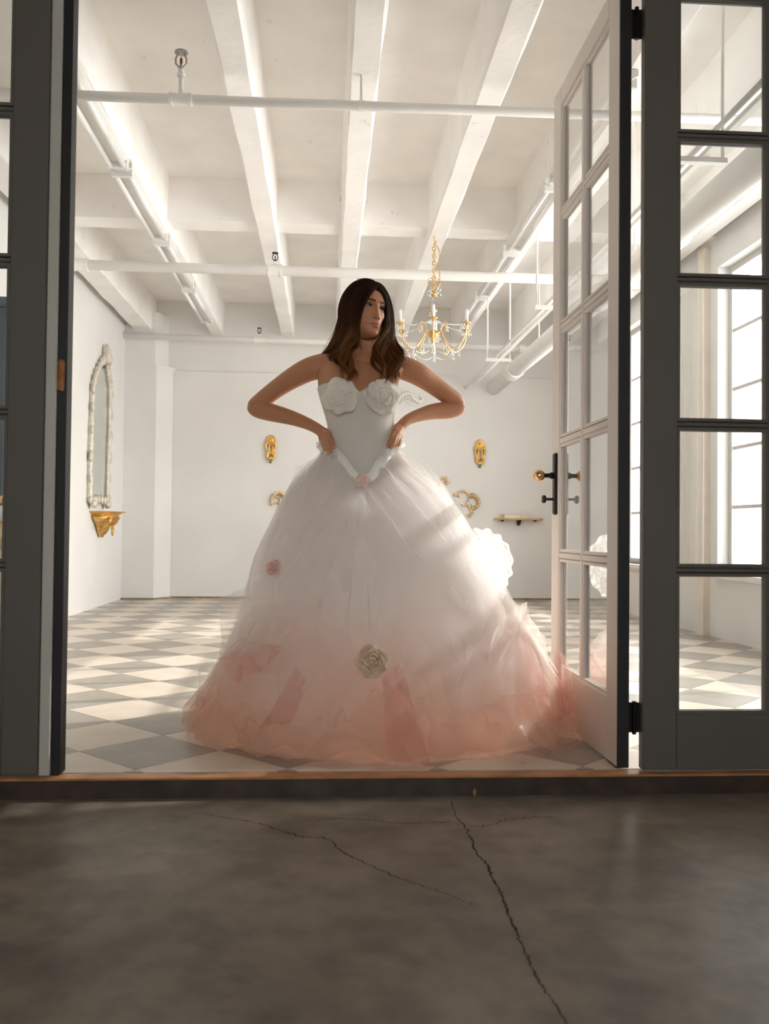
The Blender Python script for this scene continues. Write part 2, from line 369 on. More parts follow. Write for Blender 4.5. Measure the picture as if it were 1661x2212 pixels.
# right wall with two window banks
W1, W2 = (3.62, 6.72), (7.5, 9.0); WZ = (.50, 2.86)
wr = MB()
for (a, b) in ((YF-.1, W1[0]), (W1[1], W2[0]), (W2[1], YB+.2)): wr.box(XR, XR+.25, a, b, -.06, ZC+.1)
for (a, b) in (W1, W2): wr.box(XR, XR+.25, a, b, -.06, WZ[0]).box(XR, XR+.25, a, b, WZ[1], ZC+.1)
wr = struct(wr.build('wall_right', M['plaster']))
for n, ((a, b), cols) in enumerate(((W1, 6), (W2, 3))):
    wo = struct(empty(f'window_{n+1}', (XR+.12, (a+b)/2, WZ[0])), 'tall steel framed window with small panes')
    x0, x1 = XR+.09, XR+.15
    for (y0, y1, z0, z1) in ((a,b,WZ[0],WZ[0]+.05),(a,b,WZ[1]-.05,WZ[1]),(a,a+.05,WZ[0]+.05,WZ[1]-.05),(b-.05,b,WZ[0]+.05,WZ[1]-.05)):
        MB().box(x0, x1, y0, y1, z0, z1).build('frame_bar', M['steel'], wo)
    MB().box(XR-.06, XR+.09, a-.03, b+.03, WZ[0]-.04, WZ[0]).build('window_sill', M['stone'], wo)
    rows = 5; pw = (b-a-.1)/cols; ph = (WZ[1]-WZ[0]-.1)/rows
    for c in range(1, cols): MB().box(x0+.005, x1-.005, a+.05+c*pw-(.03 if c % 2 else .015), a+.05+c*pw+(.03 if c % 2 else .015), WZ[0]+.05, WZ[1]-.05).build('mullion', M['steel'], wo)
    for r in range(1, rows): MB().box(x0+.012, x1-.012, a+.05, b-.05, WZ[0]+.05+r*ph-.013, WZ[0]+.05+r*ph+.013).build('muntin', M['steel'], wo)
    for c in range(cols):
        for r in range(rows):
            MB().box(XR+.118, XR+.122, a+.05+c*pw+.01, a+.05+(c+1)*pw-.01, WZ[0]+.05+r*ph+.008, WZ[0]+.05+(r+1)*ph-.008).build('pane', M['wpane'], wo)
# ceiling
ce = struct(MB().box(XL-.2, XR+.3, YF-.1, YB+.2, ZC, ZC+.15).build('ceiling', M['ceil']))
JX = [-2.11, -1.29, -.475, .165, .83, 1.52, 2.2, 2.84]
def rough_bar(x0, x1, y0, y1, z0, z1, n, amp, seed):
    rs = []
    for i in range(n+1):
        y = lerp(y0, y1, i/n); e = lambda k: noise.noise(Vector((seed*3.7+k*5, y*2.2, 0)))*amp
        f = .012
        rs.append([(x0+e(1)-.01, y, z1), (x0+e(1), y, z0+f+abs(e(2))), (x0+f+e(2), y, z0+e(3)), (x1-f+e(4), y, z0+e(3)), (x1+e(5), y, z0+f+abs(e(4))), (x1+e(5)+.01, y, z1)])
    return MB().rings(rs)
for i, x in enumerate(JX):
    wd = .075 if i != 0 else .11
    rough_bar(x-wd, x+wd, YF, YB, ZJ, ZC+.02, 60, .009, i).build('joist', M['joist'], ce)
for k in range(len(JX)+1):
    a = XL if k == 0 else JX[k-1]+.07; b = XR if k == len(JX) else JX[k]-.07
    if b - a > .05: rough_bar_ = MB().box(a, b, 6.76, 6.99, ZJ+.05, ZC+.02); rough_bar_.build('bridging_block', M['joist'], ce)
# front wall round the doorway, hall
wf = MB().box(-3.2, XR+.3, 2.84, 2.98, 2.76, 3.6).box(-3.2, -1.84, 2.84, 2.98, -.1, 2.76).box(1.98, XR+.3, 2.84, 2.98, -.1, 2.76)
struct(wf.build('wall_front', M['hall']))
HZ = -.064
f2 = struct(MB().box(-3.2, 3.3, -2.6, 2.95, HZ-.1, HZ).build('floor', M['concrete']), 'cracked brown concrete floor of the dark hall')
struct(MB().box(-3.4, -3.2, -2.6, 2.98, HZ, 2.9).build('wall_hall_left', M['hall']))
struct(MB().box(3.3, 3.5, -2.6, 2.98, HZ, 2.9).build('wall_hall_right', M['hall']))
hb_ = MB().box(-3.4, -.7, -2.8, -2.6, HZ, 2.9).box(.9, 3.5, -2.8, -2.6, HZ, 2.9).box(-.7, .9, -2.8, -2.6, HZ, .85).box(-.7, .9, -2.8, -2.6, 2.4, 2.9)  # unseen daylight opening, added so the front of the gown gets light
struct(hb_.build('wall_hall_back', M['hall']), 'hall wall behind the camera with an unseen opening added to light the gown')
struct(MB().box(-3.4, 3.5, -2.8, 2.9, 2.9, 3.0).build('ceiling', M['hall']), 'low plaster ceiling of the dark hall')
# cracks in the concrete
def crack(pts, wid, seed):
    path = catmull([tuple(at_z(x, y, HZ)) for x, y in pts], len(pts)*14); rnd = random.Random(seed); mb = MB(); L = []; m = len(path)
    P = [Vector((p[0]+rnd.gauss(0,.0022), p[1]+rnd.gauss(0,.0042), 0)) for p in path]
    for i in range(m):
        t = (P[min(i+1,m-1)]-P[max(i-1,0)]); nn = Vector((-t.y, t.x, 0)); nn = nn.normalized() if nn.length else Vector((1,0,0))
        wv = wid*(.35+.9*rnd.random())*(.25+.75*math.sin(PI*min(1,max(.03,(i+1)/(m+1))))**.5)
        L.append((P[i]-nn*wv, P[i]+nn*wv))
    vs = [(p.x, p.y, HZ+.0006) for a, b in L for p in (a, b)]
    mb.add(vs, [(2*i, 2*i+2, 2*i+3, 2*i+1) for i in range(m-1)]); return mb.build('crack', M['crack'], f2)
crack([(975,1733),(985,1765),(1003,1784),(1018,1812),(1030,1845),(1052,1868),(1064,1900),(1080,1925),(1095,1970),(1122,2030),(1150,2095),(1185,2150),(1225,2212)], .0030, 1)
crack([(1003,1782),(960,1776),(880,1779),(800,1772),(730,1768),(680,1774)], .0021, 2)
crack([(1003,1784),(1050,1784),(1090,1772),(1150,1766),(1195,1765)], .0021, 3)
crack([(420,1755),(480,1765),(560,1780),(600,1792),(650,1808),(705,1812),(740,1840),(800,1870),(870,1900),(960,1930),(1025,1955)], .0022, 4)
# threshold
th = struct(MB().box(-1.86, 2.0, 2.905, 2.955, HZ, -.005).build('trim_2', M['riser']), 'dark worn wooden threshold riser below the doorway')
MB().box(-1.86, 2.0, 2.896, 2.958, -.005, .003, .002).build('nosing', M['sill'], th)
MB().box(-1.86, 2.0, 2.958, 2.972, -.05, -.006).build('gap_strip', M['edge'], th)
# ------------------------------------------------------------ French doors
def leaf(name, label, front, T, B=.228, mun=.030):
    """door leaf in its own frame: u 0..W from hinge, thickness v 0..D, z up; T maps (u, v, z) to the world"""
    W, D, Hh, S = .885, .040, 2.70, .115; TP = .083
    root = struct(empty(name, T(0, 0, 0)), label)
    def bx(nm, u0, u1, v0, v1, z0, z1, m, c=.003):
        b = MB().box(u0, u1, v0, v1, z0, z1, c); b.v = [tuple(T(*p)) for p in b.v]; return b.build(nm, m, root)
    bx('stile', 0, S, 0, D, .008, Hh, front); bx('stile', W-S, W, 0, D, .008, Hh, front)
    bx('rail', S, W-S, 0, D, .008, B, front); bx('rail', S, W-S, 0, D, Hh-TP, Hh, front)
    cw = (W-2*S-mun)/2; rows = 5; rh = (Hh-TP-B-mun*(rows-1))/rows; um = S+cw
    def muntin(u0, u1, z0, z1, vert):
        if vert: prof = [(u0, D/2-.006),(u0+.006, .004),(u1-.006, .004),(u1, D/2-.006),(u1, D/2+.006),(u1-.006, D-.004),(u0+.006, D-.004),(u0, D/2+.006)]; rs = [[T(a, b, z) for a, b in prof] for z in (z0, z1)]
        else: prof = [(z0, D/2-.006),(z0+.006, .004),(z1-.006, .004),(z1, D/2-.006),(z1, D/2+.006),(z1-.006, D-.004),(z0+.006, D-.004),(z0, D/2+.006)]; rs = [[T(u, b, a) for a, b in prof] for u in (u0, u1)]
        MB().rings(rs).build('muntin', front, root)
    muntin(um, um+mun, B, Hh-TP, True)
    for r in range(1, rows):
        z = B+r*rh+(r-1)*mun
        muntin(S, um, z, z+mun, False); muntin(um+mun, W-S, z, z+mun, False)
    for r in range(rows):
        z = B+r*(rh+mun)
        for u0 in (S, um+mun):
            bx('pane', u0, u0+cw, D/2-.002, D/2+.002, z, z+rh, M['pane'], 0)
            # glazing bead: thin mitred frame proud of the pane on both faces
            mb = MB()
            for v0, v1 in ((.006, D/2-.002), (D/2+.002, D-.006)):
                for (a0, a1, c0, c1) in ((u0, u0+.011, z, z+rh), (u0+cw-.011, u0+cw, z, z+rh), (u0+.011, u0+cw-.011, z, z+.011), (u0+.011, u0+cw-.011, z+rh-.011, z+rh)):
                    mb.box(a0, a1, v0, v1, c0, c1)
            mb.v = [tuple(T(*p)) for p in mb.v]; mb.build('glazing_bead', front, root)
    return root, bx
Tr = lambda u, v, z: Vector((.978+v, 2.965+u, z))                  # open leaf, square to the doorway
d1, bx1 = leaf('door_1', 'open white ten-pane French door leaf on the right', M['door'], Tr)
bx1('hinge_edge', .0, .115, -.0, .04, .008, .0081, M['edge'], 0)
MB().box(.9785, 1.0175, 2.958, 2.9648, .008, 2.70).build('hinge_edge', M['edge'], d1)
hp = MB(); hp.box(.966, .9785, 3.755, 3.80, .868, 1.133, .006); plate = hp.build('handle_plate', M['iron'], d1)
kb = MB().lathe([(.013,0),(.015,.012),(.010,.016),(.009,.04)], 14, (.966,3.777,1.036), 'x'); kb.v = [(2*.966-x, y, z) for x, y, z in kb.v]; kb.build('knob_shank', M['iron'], plate, True)
MB().ball((.966-.062, 3.777, 1.036), .025, 18, 12, (1.05,1,1)).build('knob', M['brass'], plate, True)
kt = MB().tube([(.966,3.777,.935),(.93,3.777,.935)], .006, 10); kt.box(.918,.932,3.760,3.794,.918,.952,.005); kt.build('thumb_turn', M['iron'], plate)
hp2 = MB().box(1.018, 1.030, 3.755, 3.80, .868, 1.133, .006).build('handle_plate', M['iron'], d1)
MB().ball((1.09, 3.777, 1.036), .025, 14, 10).build('knob', M['brass'], hp2, True)
MB().tube([(1.03,3.777,1.036),(1.085,3.777,1.036)], .009, 10).build('knob_shank', M['iron'], hp2, True)
d2, _ = leaf('door_2', 'closed right French door panel in shadow', M['door_shaded'], lambda u, v, z: Vector((1.053+u, 2.925+v, z)), .192, .021)
d3, _ = leaf('door_3', 'closed left French door panel in shadow', M['door_shaded'], lambda u, v, z: Vector((-.905-u, 2.925+v, z)), .192, .021)
for z in (.175, 2.53):
    h1 = MB().box(1.0175, 1.0535, 2.963, 2.969, z-.05, z+.05); h1.tube([(1.036, 2.960, z-.055), (1.036, 2.960, z+.055)], .0075, 10); h1.build('hinge', M['iron'], d1)
jm = struct(MB().box(-.903, -.868, 2.925, 2.995, .004, 2.75, .003).build('trim_3', M['jamb']), 'pale door jamb left of the doorway')
MB().box(-.8675, -.838, 2.935, 2.995, .004, 2.75, .002).build('jamb_edge', M['edge'], jm)
hb = MB().box(-.895, -.845, 2.928, 2.9345, 1.235, 1.325); hb.tube([(-.856, 2.929, 1.23), (-.856, 2.929, 1.33)], .008, 10); hb.build('hinge', M['rust'], jm)
struct(MB().box(-1.86, 2.0, 2.90, 2.99, 2.71, 2.78).build('trim_4', M['door_shaded']), 'door head above the French doors')

# ------------------------------------------------------------ pipes, strip lights
def sprinkler(parent, p, s=1.0, hm='sprinkler_black'):
    """upright sprinkler head standing on a pipe at p"""
    x, y, z = p; mb = MB().lathe([(.016*s,0),(.016*s,.014*s),(.011*s,.018*s),(.011*s,.032*s)], 12, (x,y,z))
    b = mb.build('sprinkler_base', M['pipe'], parent); q = z+.030*s
    f = MB().lathe([(.012*s,0),(.014*s,.008*s),(.007*s,.014*s)], 12, (x,y,q))
    for sg in (-1, 1):
        f.tube([(x+sg*.008*s,y,q+.008*s),(x+sg*.021*s,y,q+.022*s),(x+sg*.021*s,y,q+.042*s),(x+sg*.010*s,y,q+.066*s)], .0036*s, 6)
    f.lathe([(.026*s,.064*s),(.026*s,.069*s),(.006*s,.071*s)], 14, (x,y,q))
    hd = f.build('sprinkler_head', M[hm], parent)
    MB().ball((x,y,q+.032*s), .0075*s, 8, 6, (.8,.8,2.2)).build('bulb', M['rust'], hd, True)
def cross_pipe(p0, p1, r, label, heads=(), coups=(), hang=(), riser=0):
    root = tag(empty('sprinkler_pipe', p0), label, 'pipe')
    MB().tube([p0, p1], r, 18).build('pipe_run', M['pipe'], root, True)
    d = (p1-p0)
    for t in coups:
        c = p0+d*t; e = d.normalized()
        k = MB()
        for (a, b, rr) in ((-.055,-.040,1.28),(-.040,.040,1.16),(.040,.055,1.28)): k.tube([c+e*a, c+e*b], r*rr, 18)
        k.build('coupling', M['pipe'], root)
    for t in heads:
        c = p0+d*t
        if riser: MB().tube([(c.x, c.y, c.z), (c.x, c.y, c.z+r+riser)], .012, 12).build('riser', M['pipe'], root, True)
        sprinkler(root, (c.x, c.y, c.z+r*1.1+riser), 1.25 if riser else 1.0, 'grey_head' if riser else 'sprinkler_black')
    for t in hang:
        c = p0+d*t
        k = MB().tube([(c.x,c.y,c.z+r),(c.x,c.y,ZJ+.05)], .007, 8); k.tube([c+d.normalized()*(-.015), c+d.normalized()*.015], r*1.14, 16)
        k.build('hanger', M['pipe'], root)
    return root
def tx(p0, p1, px, py): return (at(px, py, (p0.y+p1.y)/2).x - p0.x)/(p1.x-p0.x)
a, b = at(130, 206, 4.42), at(1400, 250, 4.42); a.x = XL; b.x = XR
cross_pipe(a, b, .024, 'white painted sprinkler pipe nearest the doorway, crossing high under the joists', [tx(a,b,390,210)], [tx(a,b,390,210)], [tx(a,b,780,230)], .085)
a, b = at(150, 571, 7.15), at(1200, 603, 7.15); sl = (b.z-a.z)/(b.x-a.x); a = Vector((XL, 7.15, a.z+sl*(XL-a.x))); b = Vector((XR, 7.15, a.z+sl*(XR-XL)))
cross_pipe(a, b, .040, 'thick white sprinkler pipe crossing just above the bride and the chandelier chain', [tx(a,b,594,584)], [tx(a,b,594,584), tx(a,b,175,571)])
a, b = at(235, 724, 10.2), at(1120, 752, 10.2)
p3 = cross_pipe(a, b, .034, 'thin white sprinkler pipe along the top of the back wall', [tx(a,b,560,735)], [tx(a,b,560,735), tx(a,b,1100,752)])
e0 = b; el = catmull([tuple(e0), tuple(e0+Vector((.07,0,-.005))), tuple(e0+Vector((.12,-.02,-.07))), tuple(e0+Vector((.12,-.04,-.20)))], 14)
MB().tube(el, .048, 16).build('elbow', M['pipe'], p3, True)
# big drain pipe along the right, hanging
q1 = at(1066, 838, YB-.03); q0 = Vector((q1.x, 3.0, q1.z+.0)); dp = tag(empty('drain_pipe', q0), 'fat white drain pipe running to the back wall beside the door leaf', 'pipe')
MB().tube([q0, q1], .083, 22).build('pipe_run', M['pipe'], dp, True)
for y in (9.2, 9.32, 6.3, 4.9): MB().tube([(q1.x, y, q1.z), (q1.x, y+.10, q1.z)], .096, 22).build('coupling', M['pipe'], dp)
for y in (8.2, 5.6): MB().tube([(q1.x, y, q1.z+.08), (q1.x, y, ZC)], .007, 8).build('hanger_rod', M['pipe'], dp)
# thin conduit hung on a trapeze
c1 = at(1005, 838, YB-.03); cd = tag(empty('conduit', c1), 'slim white conduit slung on a trapeze hanger beside the chandelier', 'conduit')
MB().tube([(c1.x, 3.0, c1.z), tuple(c1)], .013, 10).build('conduit_run', M['pipe'], cd, True)
MB().box(c1.x+.045, c1.x+.075, 3.0, 10.3, c1.z-.012, c1.z+.012).build('cable_tray', M['pipe'], cd)
for y in (6.55, 3.9, 8.6):
    t = MB().box(c1.x-.09, c1.x+.16, y-.02, y+.02, c1.z-.035, c1.z-.012); t.build('trapeze_bar', M['pipe'], cd)
    for sx in (-.075, .145): MB().tube([(c1.x+sx, y, c1.z-.03), (c1.x+sx, y, ZC)], .008, 8).build('hanger_rod', M['pipe'], cd)
# twin-tube strip lights under two joists
def strip(x, y0, y1, z, lab):
    r = tag(empty('strip_light', (x, (y0+y1)/2, z)), lab, 'strip light', 'unlit strip lights under the joists')
    MB().rings([[(x-.065,y,z+.05),(x-.065,y,z+.02),(x-.03,y,z),(x+.03,y,z),(x+.065,y,z+.02),(x+.065,y,z+.05)] for y in (y0, y1)]).build('housing', M['fixture'], r)
    for s in (-1, 1):
        MB().tube([(x+s*.042, y0+.04, z-.018), (x+s*.042, y1-.04, z-.018)], .017, 12).build('lamp_tube', M['tubeglass'], r, True)
    for y in (y0+.01, y1-.05): MB().box(x-.066, x+.066, y+.005, y+.035, z-.032, z+.018, .004).build('end_cap', M['fixture'], r)
ys = [4.2, 5.55, 6.9, 8.25, 9.6]
pos = ['nearest the doorway', 'second from the doorway', 'third from the doorway', 'nearest the back wall']
for x, side in ((-1.29, 'left-hand row'), (1.43, 'right-hand row beside the door leaf')):
    for k in range(4): strip(x, ys[k]+.04, ys[k+1]-.04, ZJ-.055, f'unlit white twin-tube strip light, {side}, {pos[k]}')
# ------------------------------------------------------------ chandelier
hk = at(938, 510, 6.8); cx_, cy0 = hk.x, 6.8
S6 = 6.8/F
def cz(py): return at(936, py, 6.8).z
ch = tag(empty('chandelier', (cx_, cy0, ZJ)), 'gilt and crystal candle chandelier hanging by a brass chain', 'chandelier')
MB().tube(catmull([(cx_,cy0,ZJ+.01),(cx_,cy0,ZJ-.03),(cx_+.016,cy0,ZJ-.045),(cx_,cy0,ZJ-.062)], 12), .0045, 8).build('ceiling_hook', M['gold'], ch)
ztop, zring = ZJ-.055, cz(628); nl = 13; ll = (ztop-zring)/nl
for k in range(nl):
    zc = ztop-ll*(k+.5); pts = []
    for j in range(14):
        t = 2*PI*j/14; r_, hh = .0125, ll*.62
        x = r_*math.cos(t); z = hh*math.sin(t); pts.append((cx_+(x if k % 2 else x*.35), cy0+(0 if k % 2 else x), zc+z))
    MB().tube(pts, .0036, 6, loop=True).build('chain_link', M['gold'], ch)
MB().tube(catmull([(cx_+.004,cy0,ZJ-.06),(cx_+.035,cy0,ZJ-.10),(cx_+.04,cy0,cz(560)),(cx_+.045,cy0,cz(600)),(cx_+.05,cy0,cz(612)),(cx_+.03,cy0,cz(622)),(cx_,cy0,cz(632))], 40), .0038, 6).build('cord', M['gold'], ch)
MB().tube(catmull([(cx_-.045,cy0,cz(618)),(cx_-.042,cy0,cz(604)),(cx_,cy0,cz(600)),(cx_+.045,cy0,cz(604))], 20), .003, 6).build('top_wire', M['gold'], ch)
MB().lathe([(.004,cz(625)),(.022,cz(632)),(.024,cz(637)),(.006,cz(640))], 14, (cx_,cy0,0)).build('top_cap', M['gold'], ch, True)
MB().lathe([(.007,cz(640)),(.010,cz(650)),(.005,cz(655)),(.009,cz(664)),(.006,cz(669))], 12, (cx_,cy0,0)).build('crystal_stem', M['crystal'], ch, True)
MB().lathe([(.006,cz(668)),(.028,cz(669.5)),(.030,cz(672)),(.010,cz(675))], 16, (cx_,cy0,0)).build('gilt_collar', M['gold'], ch, True)
MB().lathe([(.008,cz(674)),(.015,cz(684)),(.010,cz(690)),(.017,cz(700)),(.009,cz(708)),(.012,cz(714))], 14, (cx_,cy0,0)).build('crystal_stem', M['crystal'], ch, True)
MB().lathe([(.010,cz(712)),(.034,cz(716)),(.040,cz(722)),(.030,cz(729)),(.012,cz(733)),(.016,cz(737)),(.006,cz(742)),(.001,cz(745))], 16, (cx_,cy0,0)).build('gilt_hub', M['gold'], ch, True)
drops = MB(); beads = MB()
def drop(p, L, w):
    x, y, z = p; beads.tube([(x,y,z),(x,y,z-.008)], .0015, 4)
    drops.ball((x,y,z-.010), w*.45, 6, 4)
    drops.rings([[(x+w*math.cos(2*PI*j/6)*k, y+w*math.sin(2*PI*j/6)*k, z-.014-L*t) for j in range(6)] for k, t in ((.15,0),(.6,.35),(1,.68),(.7,.88),(.1,1))])
def swag(p, q, sag, n=12):
    p, q = Vector(p), Vector(q)
    for i in range(n+1):
        t = i/n; c = p.lerp(q, t); c.z -= sag*4*t*(1-t); drops.ball(c, .0052, 6, 4)
RA = .285; cups = []
for k in range(6):
    an = R(36+61*k); dx, dy = math.cos(an), -math.sin(an)
    A = lambda r, z: (cx_+dx*r, cy0+dy*r, z)
    zc_ = cz(712)+.012
    path = catmull([A(.025, cz(722)), A(.06, cz(716)), A(.10, cz(736)), A(.17, cz(756)), A(.235, cz(748)), A(RA-.008, cz(728)), A(RA, zc_)], 34)
    arm = MB().tube(path, [lerp(.0072,.0058,i/33) for i in range(34)], 10)
    cu = catmull([A(.06, cz(716)), A(.075, cz(702)), A(.105, cz(698)), A(.115, cz(708)), A(.10, cz(714))], 16); arm.tube(cu, .0042, 8)
    cu = catmull([A(.14, cz(752)), A(.11, cz(764)), A(.085, cz(758)), A(.09, cz(748))], 14); arm.tube(cu, .0042, 8)
    arm = arm.build('arm', M['gold_pale'], ch, True)
    c = A(RA, 0)
    MB().lathe([(.007,zc_-.012),(.012,zc_),(.030,zc_+.006),(.034,zc_+.012),(.012,zc_+.012)], 16, (c[0],c[1],0)).build('drip_pan', M['gold'], arm, True)
    MB().lathe([(.0125,zc_+.010),(.0125,zc_+.104),(.009,zc_+.108)], 14, (c[0],c[1],0)).build('candle_sleeve', M['candle'], arm, True)
    for j in range(6):
        aj = 2*PI*j/6+k; drop((c[0]+.033*math.cos(aj), c[1]+.033*math.sin(aj), zc_+.010), .028, .006)
    for (r_, py_) in ((.12, 741), (.17, 757), (.225, 751)): drop(A(r_, cz(py_)-.006), .042 if r_ == .17 else .030, .009)
    cups.append((A(RA, zc_), A(.17, cz(757))))
    for j in range(3): drop(A(.105+.01*j, cz(699+2*j)), .022, .0055)
for k in range(6):
    swag(cups[k][1], cups[(k+1) % 6][1], .045, 14); swag(cups[k][0], (cx_, cy0, cz(690)), .02, 22)
for j in range(6):
    aj = 2*PI*j/6; drop((cx_+.05*math.cos(aj), cy0+.05*math.sin(aj), cz(625)), .034, .007); swag((cx_+.022*math.cos(aj),cy0+.022*math.sin(aj),cz(634)), (cx_+.05*math.cos(aj),cy0+.05*math.sin(aj),cz(625)), .006, 5)
    drop((cx_+.03*math.cos(aj), cy0+.03*math.sin(aj), cz(672)), .032, .007); drop((cx_+.036*math.cos(aj+.5), cy0+.036*math.sin(aj+.5), cz(726)), .036, .008)
dr = drops.build('crystal_drop', M['crystal'], ch); dr['kind'] = 'stuff'
bd = beads.build('drop_wire', M['gold'], ch); bd['kind'] = 'stuff'
# ------------------------------------------------------------ wall ornaments (back wall)
def PB(px, py, off=.015): return at(px, py, YB-.03-off)
def scroll(mb, pts, r, n=26, taper=None):
    path = catmull([tuple(PB(*p)) for p in pts], n)
    mb.tube(path, [r*(1-.45*abs(2*i/(n-1)-1)) if taper is None else lerp(r, taper, i/(n-1)) for i in range(n)], 8); return mb
def sconce(cx, cy, lab):
    r = tag(empty('wall_bracket', PB(cx, cy)), lab, 'wall ornament', 'gilt openwork brackets on the back wall')
    P = lambda x, y, off=.02: PB(cx+x, cy+y, off)
    c = P(0, -18); s = 10.5/F
    d = MB().lathe([(.056,0),(.058,.008),(.050,.018),(.038,.012),(.026,.020),(.004,.026)], 22, tuple(c+Vector((0,.02,0))), 'y'); d.build('shell_rosette', M['gold'], r, True)
    m = MB()
    for sg in (-1, 1):
        m.tube(catmull([tuple(P(sg*9,-14)), tuple(P(sg*10.5,-6)), tuple(P(sg*9.5,2)), tuple(P(sg*7,10)), tuple(P(sg*8,17)), tuple(P(sg*4,25))], 26), .013, 8)
        m.tube(catmull([tuple(P(sg*1,-8)), tuple(P(sg*4,-3)), tuple(P(sg*5,4)), tuple(P(sg*3,9)), tuple(P(sg*7,11))], 20), .011, 8)
        m.tube(catmull([tuple(P(sg*8,-8)), tuple(P(sg*4,-9)), tuple(P(0,-6))], 12), .010, 8)
        m.tube(catmull([tuple(P(0,9)), tuple(P(sg*5,14)), tuple(P(sg*5.5,20)), tuple(P(0,26))], 16), .009, 8)
    m.build('openwork_scroll', M['gold'], r, True)
    lf = MB()
    for k in range(-2, 3): lf.tube([tuple(P(k*1.2,16+abs(k))), tuple(P(k*2.2,21,.035)), tuple(P(k*1.0,28,.02))], [.006,.012,.004], 6)
    lf.build('acanthus_tip', M['gold'], r, True)
    MB().box(c.x-.008, c.x+.008, YB-.07, YB-.03, P(0,30).z-.012, P(0,30).z+.004).build('iron_peg', M['iron'], r)
sconce(585, 968, 'gilt openwork bracket on the back wall between the bride and the tall mirror')
sconce(1037, 978, 'gilt openwork bracket on the back wall above the small shelf')
def rococo(pts, lab, mt, ribs=True, extra=()):
    r = tag(empty('rococo_ornament', PB(*pts[0])), lab, 'wall ornament')
    m = MB()
    for q in pts_sets: pass
    return r
orn = tag(empty('rococo_ornament', PB(1010, 1085)), 'gilt rococo scroll and shell ornament beside the skirt, left of the shelf', 'wall ornament')
m = MB()
scroll(m, [(993,1075),(990,1066),(998,1061),(1006,1062),(1012,1068),(1016,1077),(1010,1080)], .015, 30)
scroll(m, [(996,1090),(1002,1093),(1009,1090),(1010,1084),(1014,1096),(1018,1104),(1016,1111)], .012, 30)
scroll(m, [(1020,1098),(1014,1096),(1017,1090),(1021,1093)], .008, 18)
scroll(m, [(1019,1101),(1022,1108),(1018,1113),(1011,1111),(1014,1117),(1017,1119)], .008, 24)
m.build('scroll', M['gold_pale'], orn, True)
MB().ball(PB(984,1068), .024, 12, 8, (1,.6,1)).build('boss', M['gold_pale'], orn, True)
shell_c = (1021, 1085)
for k in range(13):
    t = R(-118+17.5*k); ax, ay = math.cos(t), math.sin(t); r0, r1 = 9.5, 19.5-.25*k
    rb = MB().tube([tuple(PB(shell_c[0]+ax*r0*.95, shell_c[1]+ay*r0, .01)), tuple(PB(shell_c[0]+ax*(r0+r1)/2*.95, shell_c[1]+ay*(r0+r1)/2, .04)), tuple(PB(shell_c[0]+ax*r1*.95, shell_c[1]+ay*r1, .012))], [.006,.0125,.007], 7)
    rb.build('shell_rib', M['gold_pale'], orn, True)
o2 = tag(empty('scroll_ornament', PB(960, 1040)), 'small gilt leaf scroll peeping out beside the skirt, under the right bracket', 'wall ornament')
m = MB(); scroll(m, [(948,1050),(956,1038),(963,1036),(969,1041),(966,1046),(961,1043)], .014, 24); scroll(m, [(950,1036),(957,1031),(963,1033)], .011, 14); scroll(m, [(954,1034),(960,1031),(967,1030)], .008, 12)
m.build('scroll', M['gold_pale'], o2, True); MB().ball(PB(966,1044), .018, 10, 8, (1,.7,1)).build('boss', M['gold_pale'], o2, True)
o3 = tag(empty('scroll_ornament', PB(602, 1080)), 'pale gilt scroll ornament seen through the tulle on the left of the skirt', 'wall ornament')
m = MB(); scroll(m, [(588,1092),(587,1080),(592,1070),(603,1064),(613,1070),(616,1082),(610,1092),(600,1098)], .016, 30); scroll(m, [(598,1074),(606,1078),(604,1088),(597,1086)], .013, 20)
m.build('scroll', M['gold_pale'], o3, True)
for k in range(8):
    t = R(150+22*k); MB().tube([tuple(PB(601+11*math.cos(t), 1082+13*math.sin(t), .01)), tuple(PB(601+18*math.cos(t), 1082+20*math.sin(t), .03))], [.012,.008], 6).build('shell_rib', M['gold_pale'], o3, True)
o4 = tag(empty('plaster_leaf', PB(890, 860)), 'grey white plaster leaf scroll on the back wall behind the raised right elbow', 'wall ornament')
m = MB(); scroll(m, [(860,866),(870,852),(884,850),(894,860),(905,868),(913,862),(908,856)], .020, 30); scroll(m, [(864,872),(878,866),(892,873),(906,876)], .013, 20); scroll(m, [(868,848),(878,844),(888,846)], .010, 14)
for q in range(6): scroll(m, [(868+7*q,853+2*q),(871+7*q,859+2*q),(869+7*q,866+1.4*q)], .008, 8)
m.build('leaf_blade', M['pipe'], o4, True)
# floating shelf with a cloth-bound book
s0, s1 = PB(1068, 1121), PB(1172, 1122)
sh = tag(empty('wall_shelf', (s0+s1)/2), 'narrow golden wood shelf on black brackets, back wall near the door leaf', 'shelf')
n = 20; outline = []
for i in range(n+1):
    t = -1+2*i/n; outline.append((lerp(s0.x, s1.x, (t+1)/2), YB-.03-.14*math.sqrt(max(0, 1-t*t*.92))))
outline += [(s1.x, YB-.03), (s0.x, YB-.03)]
prism_xy(outline[::1], s0.z-.010, s0.z+.012).build('shelf_board', M['wood'], sh)
MB().rings([[(lerp(s0.x,s1.x,.5)-.018,YB-.03-d,s0.z-.012),(lerp(s0.x,s1.x,.5)+.018,YB-.03-d,s0.z-.012),(lerp(s0.x,s1.x,.5)+.012,YB-.03-d*.3,s0.z-.075),(lerp(s0.x,s1.x,.5)-.012,YB-.03-d*.3,s0.z-.075)] for d in (.0, .10)]).build('bracket', M['iron'], sh)
for t in (.16, .84): MB().box(lerp(s0.x,s1.x,t)-.012, lerp(s0.x,s1.x,t)+.012, YB-.09, YB-.03, s0.z-.028, s0.z-.010).build('bracket', M['iron'], sh)
b0, b1 = PB(1085, 1115), PB(1135, 1117)
